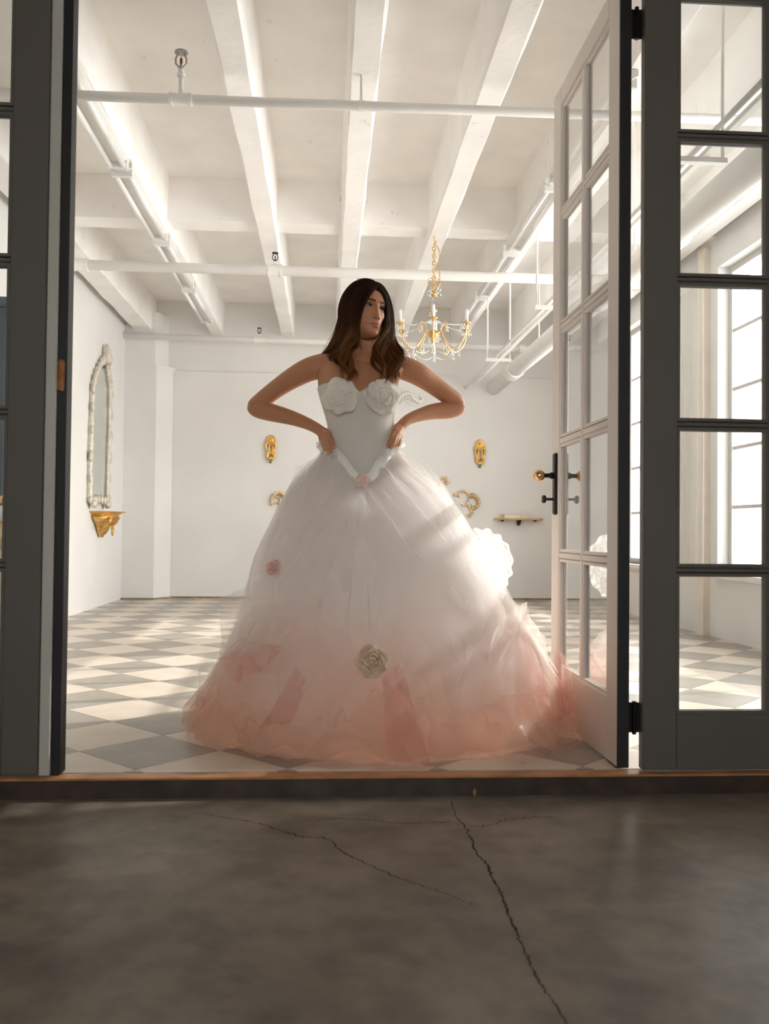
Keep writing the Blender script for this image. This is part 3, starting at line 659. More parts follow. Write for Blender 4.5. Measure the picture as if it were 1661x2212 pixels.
bk = tag(empty('book', ((b0.x+b1.x)/2, YB-.10, s0.z+.012)), 'pale cloth-bound book lying on the small wall shelf', 'book')
MB().box(b0.x, b1.x, YB-.16, YB-.04, s0.z+.012, s0.z+.017).build('cover', M['book'], bk); MB().box(b0.x, b1.x, YB-.16, YB-.04, s0.z+.050, s0.z+.055).build('cover', M['book'], bk)
MB().box(b0.x+.006, b1.x-.004, YB-.155, YB-.045, s0.z+.017, s0.z+.050).build('page_block', M['cream'], bk); MB().box(b0.x-.001, b1.x, YB-.044, YB-.038, s0.z+.012, s0.z+.055).build('spine', M['book'], bk)
# ------------------------------------------------------------ left wall: mirror, shelf
def PL(px, py, off=.02): return at_x(px, py, XL+off)
mir = tag(empty('wall_mirror', (XL, 9.05, 1.75)), 'tall silvery carved mirror with a pointed top on the left wall', 'mirror')
outl = [(193,1080),(194,1000),(197,900),(200,830),(207,806),(216,785),(224,776),(229,790),(233,812),(236,840),(235,920),(232,1000),(230,1078),(222,1082),(210,1078),(200,1081)]
pts = [PL(*p) for p in outl]
g = MB(); n = len(pts); g.add([(XL+.012, p.y, p.z) for p in pts] + [(XL+.002, p.y, p.z) for p in pts], [tuple(range(n-1,-1,-1))] + [(k,(k+1)%n,n+(k+1)%n,n+k) for k in range(n)]); g.build('mirror_glass', M['mirror'], mir)
fr = MB(); P3 = [p.copy() for p in pts]
dense = []
for i in range(n):
    for j in range(7): dense.append(P3[i].lerp(P3[(i+1) % n], j/7))
fr.tube(dense, [.030+.004*math.sin(i*2.1)+.004*math.sin(i*.7) for i in range(len(dense))], 8, loop=True); fr.build('carved_frame', M['silver'], mir, True)
for k, i in enumerate(range(0, len(dense), 4)):
    d = dense[i]; c = Vector((d.x+.02, d.y+(.03 if i > 50 else -.03), d.z)); MB().ball(c, .020+.014*random.random(), 8, 6, (.7,1,1.9)).build('carved_leaf', M['silver'], mir, True)
tp = PL(226, 772); MB().lathe([(.05,-.08),(.07,-.02),(.04,.04),(.05,.07),(.01,.14)], 10, (XL+.04, tp.y, tp.z)).build('crest', M['silver'], mir, True)
for (px, py) in ((196,1088),(226,1090)):
    c = PL(px, py); MB().ball((c.x+.03,c.y,c.z), .06, 10, 8, (.6,1,.7)).build('foot_scroll', M['silver'], mir, True)
k0, k1 = PL(195, 1104, 0), PL(251, 1106, 0)
bs = tag(empty('carved_bracket_shelf', (XL, (k0.y+k1.y)/2, k0.z)), 'small gilt carved bracket shelf under the mirror on the left wall', 'shelf')
ya, yb = 8.95, 9.35; zt = at(222, 1105, 9.1).z
def half(y0, y1, dep, z0, z1, nm, mt):
    o = []; 
    for i in range(15):
        t = PI*i/14; o.append((XL+dep*math.sin(t), (y0+y1)/2-(y1-y0)/2*math.cos(t)))
    o2 = [(XL+(x-XL)*.8, (y0+y1)/2+(y-(y0+y1)/2)*.85) for x, y in o]; n = len(o)
    m = MB(); m.add([(x,y,z1) for x,y in o]+[(x,y,z0) for x,y in o2], [tuple(range(n)), tuple(range(2*n-1,n-1,-1))]+[(k,n+k,n+(k+1)%n,(k+1)%n) for k in range(n)])
    m.build(nm, mt, bs)
half(8.86, 9.44, .30, zt-.016, zt, 'shelf_top', M['gold']); half(8.92, 9.38, .25, zt-.05, zt-.016, 'cornice', M['gold'])
rings = []
for q in range(15):
    t = q/14; rr_ = lerp(.22, .035, t**.75)*(1+.10*math.sin(t*11)); z = zt-.05-.20*t
    rings.append([(XL+.01+.95*rr_*math.sin(PI*i/20)*(1+.09*math.cos(9*PI*i/20*2)), 9.15+.10*t-rr_*math.cos(PI*i/20), z-.012*math.sin(4*PI*i/20)) for i in range(21)])
MB().rings(rings).build('carved_console', M['gold'], bs, True)
for sg in (-1, 1):
    MB().tube(catmull([(XL+.17,9.15+sg*.12,zt-.06),(XL+.16,9.15+sg*.15,zt-.11),(XL+.09,9.17+sg*.10,zt-.16),(XL+.05,9.18+sg*.05,zt-.15)], 16), [.018-.0006*i for i in range(16)], 8).build('carved_scroll', M['gold'], bs, True)
rg = [(XL+.12, 9.33+.03*math.cos(t), zt-.19+.045*math.sin(t)) for t in [2*PI*i/16 for i in range(16)]]
MB().tube(rg, .009, 6, loop=True).build('drop_ring', M['gold'], bs, True)
# ------------------------------------------------------------ left, behind the closed door panel: blue cupboard and a lamp on a pedestal
cb = tag(empty('cupboard', (-1.85, 5.0, 0)), 'dusty blue tall cupboard behind the left door panel', 'cupboard')
cb_x0, cb_x1, cb_y0, cb_y1, cb_h = -2.29, -1.63, 4.72, 5.12, 1.93
MB().box(cb_x0, cb_x1, cb_y0, cb_y1, .08, cb_h, .008).build('carcass', M['blue'], cb)
MB().box(cb_x0-.0, cb_x1+.02, cb_y0-.02, cb_y1, cb_h, cb_h+.05, .01).build('cornice', M['blue'], cb)
for s in (0, 1):
    x0 = cb_x0+.02+s*.315; dd = MB().box(x0, x0+.305, cb_y0-.02, cb_y0, .12, cb_h-.05, .005).build('cupboard_door', M['blue'], cb)
    MB().ball((x0+(.28 if s == 0 else .025), cb_y0-.032, 1.0), .013, 10, 8).build('knob', M['brass'], dd, True)
for x in (cb_x0+.04, cb_x1-.04):
    for y in (cb_y0+.03, cb_y1-.03): MB().lathe([(.02,0),(.03,.05),(.022,.09)], 10, (x,y,0)).build('foot', M['blue'], cb, True)
ped_x, ped_y = at(4, 1200, 3.95).x, 3.95
pd_ = tag(empty('pedestal', (ped_x, ped_y, 0)), 'cream turned pedestal seen through the left door panel', 'pedestal')
zt = at(4, 1188, 3.95).z
MB().lathe([(.11,0),(.11,.03),(.085,.05),(.095,.10),(.05,.13),(.042,.3),(.045,zt-.16),(.06,zt-.12),(.04,zt-.10),(.05,zt-.07)], 20, (ped_x,ped_y,0)).build('column', M['cream'], pd_, True)
MB().lathe([(.06,zt-.07),(.085,zt-.05),(.09,zt)], 20, (ped_x,ped_y,0)).build('pedestal_top', M['cream'], pd_, True)
ur = tag(empty('urn', (ped_x, ped_y, zt)), 'gilt banded urn with a round finial on the cream pedestal', 'urn')
MB().lathe([(.045,zt),(.065,zt+.02),(.078,zt+.06),(.075,zt+.105),(.06,zt+.12)], 20, (ped_x,ped_y,0)).build('urn_body', M['gold_pale'], ur, True)
MB().lathe([(.062,zt+.12),(.072,zt+.135),(.068,zt+.165),(.03,zt+.18),(.015,zt+.19)], 20, (ped_x,ped_y,0)).build('urn_lid', M['candle'], ur, True)
MB().ball((ped_x+.01,ped_y,zt+.215), .026, 14, 10).build('finial', M['brass'], ur, True)
# curtains and the post at the right windows
def curtain(y0, y1, z0, z1, lab, folds, m):
    o = MB().grid(lambda u, v: (XR-.10+.025*math.sin(u*folds*2*PI+.6*math.sin(3*v))*(.6+.4*v)+.004*math.sin(u*90), lerp(y0, y1, u)+.03*v*math.sin(u*7), lerp(z1, z0+.05*abs(math.sin(u*2.6*PI)), v)), 90, 24).build('curtain', m, None, True)
    tag(o, lab, 'curtain')
curtain(6.78, 7.38, .50, 2.76, 'sheer white curtain gathered between the two windows', 9, M['curtain'])
curtain(3.58, 3.86, .50, 2.86, 'sheer white curtain gathered at the near end of the window', 6, M['curtain'])
pz = tag(MB().box(XR-.05, XR, 6.86, 6.98, 0, ZJ).build('post', M['beige']), 'beige wooden post against the wall beside the window', 'post')
# dry leaf on the hall floor
lf = at_z(1025, 1722, HZ+.004); tag(MB().grid(lambda u, v: (lf.x+(v-.5)*.012*math.sin(PI*min(.97,max(.03,u))), lf.y+.004*math.sin(3*u)+(v-.5)*.004, HZ+.002+.03*u+.003*abs(v-.5)), 9, 4).build('dry_leaf', M['leaf']), 'tiny dry leaf leaning on the threshold riser', 'leaf')

# ------------------------------------------------------------ the bride
Y0 = 3.55; SP = Y0/F
def BP(px, py, dy=0): return at(px, py, Y0+dy)
M.update(
    skin=skin_mat(),
    satin=mat('ivory_corset_satin', (.66,.62,.555), .5, var=.05, scale=5, spec=.3, sheen=.2, bump=.04, bscale=260),
    petal=mat('ivory_petal_cloth', (.80,.745,.655), .7, var=.10, scale=18, sheen=.2),
    petal_b=mat('tea_stained_petal_cloth', (.64,.48,.34), .75, var=.25, scale=22),
    petal_p=mat('blush_petal_cloth', (.74,.36,.31), .7, var=.25, scale=22),
    petal_s=mat('pale_pink_satin', (.82,.62,.55), .4, var=.2, scale=30),
    ribbon=mat('white_satin_ribbon', (.84,.82,.78), .32, var=.05, scale=9, spec=.5, sheen=.2),
    eye=mat('eye_white', (.42,.39,.37), .15, var=.02), iris=mat('blue_grey_iris', (.05,.075,.10), .1, var=.2, scale=200), pupil=mat('pupil', (.004,.004,.004), .1),
    lash=mat('dark_lash', (.012,.007,.005), .6), brow=mat('brown_brow', (.055,.027,.016), .7),
    nail=mat('pale_nail', (.62,.36,.28), .25, var=.03),
    under=sheer('skirt_lining', [(.86,.60,.46),(.90,.73,.63),(.93,.86,.82),(.95,.925,.91),(.96,.945,.93)], 1.0, zlo=.05, zhi=.72),
    tulle=sheer('white_to_blush_tulle', [(.88,.64,.51),(.91,.76,.68),(.94,.88,.85),(.96,.945,.935),(.965,.95,.94)], .30, .70, zlo=.06, zhi=.72),
    tulle2=sheer('fine_white_tulle', [(.91,.75,.67),(.93,.85,.81),(.95,.91,.89),(.965,.95,.94)], .15, .50, zlo=.05, zhi=.62),
    pinkt=sheer('rose_pink_tulle', [(.80,.40,.34),(.83,.48,.43),(.87,.62,.57)], .36, .46, zlo=.03, zhi=.55),
    pinkt2=sheer('soft_pink_tulle', [(.85,.55,.47),(.88,.66,.60),(.90,.77,.73)], .22, .38, zlo=.03, zhi=.55, gloss=.06),
    pale=sheer('shiny_pale_tulle', [(.88,.74,.66),(.90,.82,.79),(.92,.89,.87)], .18, .50, zlo=.03, zhi=.55, gloss=.12),
    ruff=sheer('white_organza', [(.92,.91,.90),(.92,.91,.90)], .75, .95),
)
# --- torso as a stack of ellipses: (py, centre px, half width px, half depth m, dy)
TT = [(1100,782,93,.125,.03),(1060,780,97,.130,.025),(1020,780,90,.120,.015),(985,780,78,.105,.008),(950,780,68,.094,0),(925,779,68,.092,0),(900,777,72,.096,0),
      (875,775,78,.104,0),(855,774,83,.112,0),(838,773,86,.112,0),(822,774,88,.102,.005),(808,777,92,.092,.01),(795,781,94,.082,.015),(784,784,88,.072,.02),(775,788,70,.062,.025),(766,791,48,.056,.028),(757,794,36,.053,.025)]
TZ = [BP(t[1], t[0]).z for t in TT]                       # ascending
def torso_par(z):
    g = lambda k: interp(z, TZ, [t[k] for t in TT]); py = g(0); cx = g(1)
    c = BP(cx, py); return c.x, Y0+g(4), g(2)*SP, g(3)
BUST = [(BP(733,864), 1), (BP(822,862), 1)]
def torso(th, z, off=0.0):
    cx, cyy, a, b = torso_par(z); c, s = math.cos(th), math.sin(th); e = .88
    x = cx+(a+off)*math.copysign(abs(c)**e, c); y = cyy+(b+off)*math.copysign(abs(s)**e, s)
    if s < 0:
        for p, k in BUST: y -= .028*math.exp(-((x-p.x)/.05)**2-((z-p.z)/.045)**2)
        y += .010*math.exp(-((x-BP(776,840).x)/.02)**2-((z-BP(776,840).z)/.06)**2)
    return Vector((x, y, z))
def torso_front(x, z):
    cx, cyy, a, b = torso_par(z); t = max(0, 1-((x-cx)/a)**2)
    y = cyy-b*math.sqrt(t)
    for p, k in BUST: y -= .028*math.exp(-((x-p.x)/.05)**2-((z-p.z)/.045)**2)*min(1, t*2)
    return y
body = MB()
body.rings([[torso(2*PI*j/48, lerp(TZ[0], TZ[-1], i/70)) for j in range(48)] for i in range(71)])
def limb(pts, n=30, sides=20):
    q = catmull([(*BP(p[0], p[1], p[2]), p[3]*SP) for p in pts], n)
    q = [(*q[0][:3], q[0][3]*.55)] + q[1:-1] + [(*q[-1][:3], q[-1][3]*.6)]
    body.tube([v[:3] for v in q], [v[3] for v in q], sides)
limb([(722,786,.03,20),(703,788,.03,25),(684,793,.03,26.5),(661,801,.037,25.5),(630,818,.05,23),(600,838,.065,20.5),(570,861,.078,19),(551,877,.085,18),(544,883,.086,14)], 40)
limb([(546,874,.086,15.5),(554,883,.084,18.5),(577,889,.075,20),(610,897,.06,18),(640,906,.04,15.2),(668,917,.018,12.8),(688,928,.0,11.8),(697,936,-.01,12.5)], 40)
limb([(838,790,.03,20),(858,792,.03,25),(878,797,.035,26),(902,808,.05,25),(930,827,.085,22),(960,849,.115,20.5),(984,866,.14,18.5),(994,876,.15,14)], 40)
limb([(994,873,.148,15),(987,881,.143,18),(966,886,.125,19.5),(935,889,.09,17.5),(908,896,.05,14.5),(886,904,.018,12.3),(872,914,-.003,11.5),(865,923,-.01,12)], 40)
body.ball(BP(551,880,.087), 17.5*SP, 16, 12); body.ball(BP(987,878,.146), 17*SP, 16, 12)
# shoulder blades / neck / clavicles
limb([(735,790,.035,22),(775,770,.035,20),(800,752,.02,24)], 16); limb([(838,790,.035,20),(815,772,.035,18),(800,752,.02,24)], 16)
limb([(784,800,.0,38),(790,778,.018,33),(796,757,.02,29.5),(799,738,.018,28),(797,715,.01,29),(794,695,.01,30)], 24)
limb([(790,792,-.052,4),(760,786,-.052,5.5),(725,782,-.03,6),(700,780,.0,6)], 16, 10); limb([(802,793,-.052,4),(828,789,-.05,5.5),(855,786,-.025,6),(872,786,.0,6)], 16, 10)
limb([(781,720,-.005,8),(786,750,-.02,8.5),(792,785,-.045,5)], 12, 10); limb([(818,722,-.01,7),(812,752,-.025,8),(800,786,-.045,5)], 12, 10)   # neck tendons
# hands: palm, four fingers, thumb
def fpt(px, py, off):
    p = BP(px, py); y = torso_front(p.x, p.z); return at(px, py, y-off)
def chain(pts, r, n=16):
    q = catmull([(*p, rr) for p, rr in zip(pts, r)], n); body.tube([v[:3] for v in q], [v[3] for v in q], 12)
    body.ball(q[-1][:3], q[-1][3]*1.0, 10, 8)
NAILS = []
def hand(wr, knuckles, tips, thumb, pw):
    W = BP(*wr)
    ks = [BP(*k) for k in knuckles]
    for k in ks: chain([W, W.lerp(k, .5), k], [.0165, .0155, .0125], 10)
    for a, b in zip(ks, ks[1:]): chain([W.lerp((a+b)/2, .35), (a+b)/2], [.015, .0125], 6)
    for k, tp, ln in zip(ks, tips, (1, 1.08, 1.0, .85)):
        T = BP(*tp); mid = k.lerp(T, .45)+Vector((0, -.010, .004)); m2 = k.lerp(T, .78)+Vector((0, -.008, 0))
        chain([k, mid, m2, T], [.0100, .0088, .0082, .0066], 18)
        d = (T-m2).normalized(); NAILS.append((T+d*.001+Vector((0,-.0062,.001)), d))
    ts = [W.lerp(BP(*thumb[0]), .3)] + [BP(*t) for t in thumb]
    chain(ts, [.013, .0115, .0098, .0075][:len(ts)], 16)
hand((695,935,-.008), [(709,937,-.050),(705,943,-.048),(700,947,-.038),(695,949,-.026)], [(723,966,-.085),(717,975,-.086),(711,978,-.078),(705,977,-.062)], [(702,930,.02),(712,936,.045),(720,946,.06)], 1)
hand((866,921,-.010), [(853,932,-.058),(858,936,-.056),(862,939,-.044),(866,941,-.030)], [(838,964,-.085),(846,967,-.086),(853,963,-.074),(860,962,-.056)], [(858,920,.02),(850,928,.045),(842,940,.06)], -1)
# legs and feet (under the skirt)
for sx in (-1, 1):
    hx = BP(780,1100).x+sx*.085; q = catmull([(hx,Y0+.03,.93,.095),(hx+sx*.01,Y0+.02,.75,.082),(hx,Y0,.50,.056),(hx-sx*.005,Y0+.03,.36,.055),(hx-sx*.01,Y0+.03,.12,.036),(hx-sx*.01,Y0+.03,.05,.038)], 30)
    body.tube([v[:3] for v in q], [v[3] for v in q], 16)
    q = catmull([(hx-sx*.01,Y0+.06,.035,.034),(hx,Y0-.02,.045,.036),(hx+sx*.012,Y0-.10,.034,.036),(hx+sx*.015,Y0-.16,.022,.024)], 16); body.tube([v[:3] for v in q], [v[3] for v in q], 14)
# --- head
HC = at(786, 672, 3.53); HR = Matrix.Rotation(R(35), 3, 'Z') @ Matrix.Rotation(R(-2), 3, 'X') @ Matrix.Rotation(R(5), 3, 'Y')
def HW(x, y, z): return HC + HR @ Vector((x, y, z))
HZs = [-.120,-.114,-.105,-.092,-.078,-.055,-.03,0,.03,.06,.083,.098,.105,.108]
HWd = [.011,.022,.033,.043,.051,.060,.067,.071,.072,.067,.053,.034,.018,.004]
HFr = [.066,.076,.081,.081,.082,.083,.084,.085,.087,.081,.062,.036,.014,.0]
HBk = [-.030,.000,.020,.040,.058,.078,.092,.099,.102,.096,.080,.055,.033,.012]
def G(x, c, s): return math.exp(-((x-c)/s)**2)
def head_pt(th, z):
    w_, f_, b_ = (interp(z, HZs, a) for a in (HWd, HFr, HBk)); c, s = math.cos(th), math.sin(th)
    e = .82; x = w_*math.copysign(abs(c)**e, c)
    yc = min(0.01, (b_-f_)/2+.004) if z < -.08 else .004
    y = yc-(f_+yc)*abs(s)**e if s < 0 else yc+(b_-yc)*abs(s)**.9
    if s < 0:
        d = 0; ax = abs(x)
        nz = interp(z, [-.054,-.049,-.043,-.036,-.02,0,.014], [0,.009,.0178,.0172,.0108,.0052,0])
        d += nz*math.exp(-(x/interp(z, [-.05,-.036,0], [.0105,.0095,.0085]))**2)
        d += .0090*G(ax,.0135,.0060)*G(z,-.044,.0055)
        d -= .0105*G(ax,.030,.0150)*G(z,.000,.0100)
        d -= .004*G(ax,.014,.006)*G(z,.002,.012)
        d += .0045*G(ax,.030,.020)*G(z,.0200,.0075)
        d += .0060*G(ax,.044,.017)*G(z,-.026,.016)
        d -= .0030*G(ax,.044,.016)*G(z,-.062,.014)
        d += .0050*G(x,0,.026)*G(z,-.070,.016)
        d += .0058*G(ax,.007,.0130)*G(z,-.0685,.0042)
        d += .0072*G(x,0,.0170)*G(z,-.0800,.0050)
        d -= .0050*G(x,0,.0255)*G(z,-.0742,.0021)
        d -= .0022*G(x,0,.004)*G(z,-.060,.006)
        d -= .0035*G(x,0,.018)*G(z,-.090,.0045)
        d += .0080*G(x,0,.017)*G(z,-.107,.0105)
        d -= .0030*G(ax,.030,.006)*G(z,-.075,.007)
        y -= d
    return HW(x, y, z)
hz = [lerp(-.120, .108, i/150) for i in range(151)]
body.rings([[head_pt(2*PI*j/150, z) for j in range(150)] for z in hz])
for s in (-1, 1):                                          # ears
    q = [HW(s*.068+s*.004*math.sin(t), .012+.016*math.cos(t), -.015+.028*math.sin(t)) for t in [2*PI*i/16 for i in range(16)]]
    body.tube(q, .0055, 8, loop=True); body.ball(HW(s*.064, .012, -.015), .014, 10, 8)
bo = body.build('person_raw', None)
md = bo.modifiers.new('r', 'REMESH'); md.mode = 'VOXEL'; md.voxel_size = .0024
ms = bo.modifiers.new('s', 'SMOOTH'); ms.factor = .5; ms.iterations = 3
dg = bpy.context.evaluated_depsgraph_get(); me = bpy.data.meshes.new_from_object(bo.evaluated_get(dg)); me.name = 'person'
bpy.data.objects.remove(bo)
me.materials.clear(); me.materials.append(M['skin']); me.polygons.foreach_set('use_smooth', [True]*len(me.polygons))
person = tag(bpy.data.objects.new('person', me), 'bride with long brown wavy hair in white and blush tulle gown, hands on hips', 'person'); COL.objects.link(person)
ca = me.color_attributes.new('tint', 'FLOAT_COLOR', 'POINT'); HRi = HR.inverted(); buf = []
SK = (.49,.228,.122)
for v in me.vertices:
    co = v.co; c = list(SK)
    if co.z > HC.z-.16:
        l = HRi @ (co-HC)
        if l.y < -.04:
            ax = abs(l.x)
            lipw = max(0, 1-(l.x/.0280)**2); up_ = -.0742+.0088*lipw*(1-.25*G(l.x,0,.004)); lo_ = -.0742-.0125*lipw
            k = smooth(lo_-.001, lo_+.0012, l.z)*(1-smooth(up_-.0012, up_+.001, l.z))*smooth(0,.12,lipw)
            for i, t in enumerate((.44,.130,.105)): c[i] = lerp(c[i], t, k*.85)
            k = G(l.x,0,.026)*G(l.z,-.0745,.0013)*.85
            for i, t in enumerate((.12,.04,.03)): c[i] = lerp(c[i], t, k)
            b = .45*G(ax,.044,.018)*G(l.z,-.034,.018)
            for i, t in enumerate((.58,.23,.155)): c[i] = lerp(c[i], t, b)
            e = .55*G(ax,.031,.017)*G(l.z,.006,.0085)
            for i, t in enumerate((.26,.12,.08)): c[i] = lerp(c[i], t, e)
            n_ = .9*G(ax,.0075,.0038)*G(l.z,-.0505,.0026)
            for i, t in enumerate((.06,.025,.02)): c[i] = lerp(c[i], t, n_)
    buf += [*c, 1]
ca.data.foreach_set('color', buf)
# eyes, lashes, brows, nails
for s in (-1, 1):
    c = HW(s*.0305, -.0655, .0); ey = MB().ball(c, .0118, 18, 14).build('eye', M['eye'], person, True)
    gz = (HR @ Vector((.10 if s < 0 else .06, -1, .05))).normalized(); e1 = gz.orthogonal().normalized(); e2 = gz.cross(e1)
    def disc(r, k): return MB().rings([[c+gz*(.0120*math.cos(a)+k)+(e1*math.cos(2*PI*j/18)+e2*math.sin(2*PI*j/18))*.0120*math.sin(a) for j in range(18)] for a in (r, r*.5, .02)])
    disc(.50, .0002).build('iris', M['iris'], ey, True); disc(.22, .0004).build('pupil', M['pupil'], ey, True)
    def lidpt(t, z, out): x = s*.0305+.0148*t; return HW(x, -.0655-math.sqrt(max(0, .0132**2-(.0118*t)**2-z*z))-out, z)
    up_ = [lidpt(t, .0036*(1-t*t)+.0006*s*t, .0012) for t in [-1+2*i/14 for i in range(15)]]
    l_ = MB(); l_.tube(up_, [.0010+.0014*math.sin(PI*i/14) for i in range(15)], 6)
    for i in range(2, 13):
        p = up_[i]; o_ = (HR @ Vector(((i-7)*.05, -1, .35))).normalized(); l_.tube([p, p+o_*.0025, p+o_*.0042+Vector((0,0,.0008))], [.0008,.0006,.0002], 4)
    low = [lidpt(t, -.0040*(1-t*t), .0004) for t in [-1+2*i/12 for i in range(13)]]; l_.tube(low, .0006, 5)
    l_.build('eyelash', M['lash'], person)
    # upper lid: a band of skin from the lash line up into the socket
    lid = MB().grid(lambda u, v: lidpt(-1.12+2.24*u, lerp(.0035*(1-(2*u-1)**2)+.0006, .0125, v), .0004+.0012*v), 15, 6)
    lm = lid.mesh('eyelid', M['skin'], True); la = lm.color_attributes.new('tint', 'FLOAT_COLOR', 'POINT'); la.data.foreach_set('color', [.32,.15,.085,1]*len(lm.vertices)); link('eyelid', lm, person)
    br = MB(); rb = random.Random(3)
    for k in range(150):
        t = rb.random(); x = s*lerp(.0120, .047, t); z = .0165+.0058*t-.0052*t*t*t+rb.gauss(0, .0016*(1-.62*t))
        y = -interp(z, HZs, HFr)-.002+ (abs(x)/.072)**2.2*.034-.0035
        p = HW(x, y, z); d_ = HR @ Vector((s*1.0, .35*t, .55-.9*t)); d_.normalize(); br.tube([p, p+d_*.003, p+d_*.0065], [.00075,.00065,.0003], 4)
    br.build('eyebrow', M['brow'], person)
for p, d in NAILS:
    u = d.cross(Vector((0,-1,0))); u.normalize(); n_ = u.cross(d)
    MB().grid(lambda a, b: p+u*(a-.5)*.0085*(1-.5*(b*b))+d*(b-.6)*.010-n_*(-.0012*(1-(2*a-1)**2)), 5, 5).build('nail', M['nail'], person, True)
# --- hair
HE = (.079, .101, .116)
def out_of_head(p, extra=0):
    l = HRi @ (p-HC); l.y -= .006; k = math.sqrt((l.x/(HE[0]+extra))**2+(l.y/(HE[1]+extra))**2+(l.z/(HE[2]+extra))**2)
    if k < 1 and l.z > -.05:
        l = l/k; l.y += .006; return HC+HR @ l
    return p
LG = [[(810,623,-.088),(803,630,-.099),(793,645,-.104),(784,663,-.104),(777,684,-.098),(774,706,-.094),(773,722,-.097),(760,739,-.108),(744,758,-.120),(735,778,-.125),(736,798,-.122),(744,816,-.118)],
      [(809,620,-.078),(796,625,-.092),(781,642,-.096),(771,668,-.090),(766,694,-.084),(768,720,-.09),(757,742,-.105),(746,766,-.12),(752,790,-.125),(765,812,-.122),(760,836,-.118)],
      [(807,614,-.055),(784,617,-.066),(766,636,-.068),(755,665,-.062),(749,698,-.058),(746,726,-.062),(739,747,-.072),(732,765,-.080),(728,778,-.08),(731,788,-.08)],
      [(805,610,-.03),(776,611,-.03),(753,630,-.025),(741,662,-.02),(734,698,-.018),(729,726,-.015),(723,746,-.008),(714,759,.005),(703,768,.025),(698,772,.04)],
      [(801,608,.0),(772,610,.015),(750,630,.022),(738,662,.028),(729,698,.03),(722,728,.03),(716,746,.035),(707,759,.045),(698,768,.055),(697,774,.065)],
      [(795,608,.04),(770,611,.055),(752,632,.065),(742,665,.075),(734,700,.085),(727,735,.085),(722,750,.085),(716,762,.09),(710,772,.095),(708,780,.10)],
      [(788,611,.07),(772,618,.09),(762,640,.105),(756,670,.115),(750,705,.12),(748,740,.115),(746,765,.11),(746,778,.105),(748,788,.105),(750,795,.105)],
      [(786,612,.08),(782,622,.11),(780,642,.125),(780,670,.13),(780,700,.13),(780,730,.125),(780,755,.12),(780,775,.115),(780,790,.11),(781,805,.11),(782,815,.11)]]
RG = [[(811,624,-.082),(819,629,-.075),(828,643,-.06),(833,664,-.05),(834,688,-.045),(830,712,-.05),(818,733,-.07),(807,752,-.088),(804,772,-.105),(813,792,-.118),(828,818,-.122)],
      [(811,620,-.072),(822,626,-.06),(834,643,-.04),(840,667,-.03),(841,693,-.028),(836,716,-.035),(824,738,-.058),(815,758,-.085),(818,779,-.108),(831,800,-.12),(838,828,-.122)],
      [(810,616,-.055),(824,621,-.04),(838,642,-.018),(845,668,-.008),(846,696,-.008),(842,720,-.018),(835,743,-.04),(834,765,-.07),(844,785,-.095),(850,806,-.11),(843,834,-.118)],
      [(808,612,-.03),(824,617,-.01),(839,641,.01),(847,670,.02),(848,698,.018),(847,722,.008),(848,744,-.015),(857,764,-.045),(863,783,-.07),(857,802,-.09),(845,816,-.105)],
      [(803,609,.005),(821,614,.03),(837,640,.045),(846,672,.05),(848,700,.045),(850,725,.03),(857,746,.0),(866,764,-.03),(866,786,-.06),(856,802,-.08),(862,818,-.085)],
      [(796,608,.04),(815,614,.065),(830,640,.085),(838,675,.09),(840,705,.085),(843,735,.065),(850,757,.04),(858,775,.01),(862,795,-.02),(858,812,-.04),(852,824,-.05)],
      [(788,611,.07),(800,618,.10),(812,645,.115),(816,680,.12),(820,715,.115),(824,745,.10),(830,765,.09),(836,785,.08),(838,800,.07),(838,815,.07),(838,825,.07)],
      [(787,612,.08),(790,622,.11),(794,645,.125),(796,680,.13),(798,715,.125),(800,745,.12),(802,765,.11),(804,785,.11),(805,800,.11),(805,812,.11),(806,820,.11)]]
hair = MB(); hcol = []; rh = random.Random(11)
def strands(guides, count, side):
    gp = [[BP(*p) for p in catmull(g, 26)] for g in guides]
    nc = 30; clumps = [((len(gp)-1)*(q+rh.random())/nc, rh.uniform(0, 2*PI), rh.gauss(0, 1), rh.gauss(0, 1), rh.uniform(.5, 1.25), rh.uniform(.8, 1.2), rh.uniform(.96, 1)) for q in range(nc)]
    for k in range(count):
        cu, ph, jx, jy, tone, fq, cl = clumps[k % nc]
        us = min(len(gp)-1.001, max(0, cu+rh.gauss(0, .20)))
        ax, ay, az = rh.gauss(0, 1), rh.gauss(0, 1), rh.gauss(0, 1); L = cl*(rh.uniform(.96, 1.0) if rh.random() < .8 else rh.uniform(.7, .95))
        tn = tone*rh.uniform(.75, 1.25); P = []; Rr = []; m = 30
        r_ = rh.uniform(.0007, .0013); stray = rh.random() < .05
        for j in range(m):
            t = j/(m-1)*L; s_ = t*25; a = min(int(s_), 24); fr_ = s_-a
            w_ = smooth(.35, .85, t); tip = j/(m-1); uu = lerp(us, cu, .80*w_); i = min(int(uu), len(gp)-2); f = uu-i
            p = gp[i][a].lerp(gp[i][a+1], fr_).lerp(gp[i+1][a].lerp(gp[i+1][a+1], fr_), f)
            sp = .0022+.0026*w_*(1-.75*smooth(.75, 1, tip))+(.010*w_ if stray else 0)
            am = .0065*smooth(.3, .6, t)+.011*smooth(.6, .95, t); wv = 17*fq*t+ph
            p = p+Vector((ax*sp+jx*.005*w_+am*math.sin(wv), ay*sp+jy*.012*w_+am*math.cos(wv), az*.0015))
            P.append(out_of_head(p, .002+.004*abs(ay)))
            Rr.append(r_*(1 if j < m-7 else max(.12, (m-1-j)/7)))
        hair.tube(P, Rr, 3, cap=False)
        for j in range(m):
            g = smooth(.22, .9, j/(m-1))
            hcol.extend([(lerp(.060,.33,g)*tn, lerp(.024,.135,g)*tn, lerp(.012,.042,g)*tn, 1)]*3)
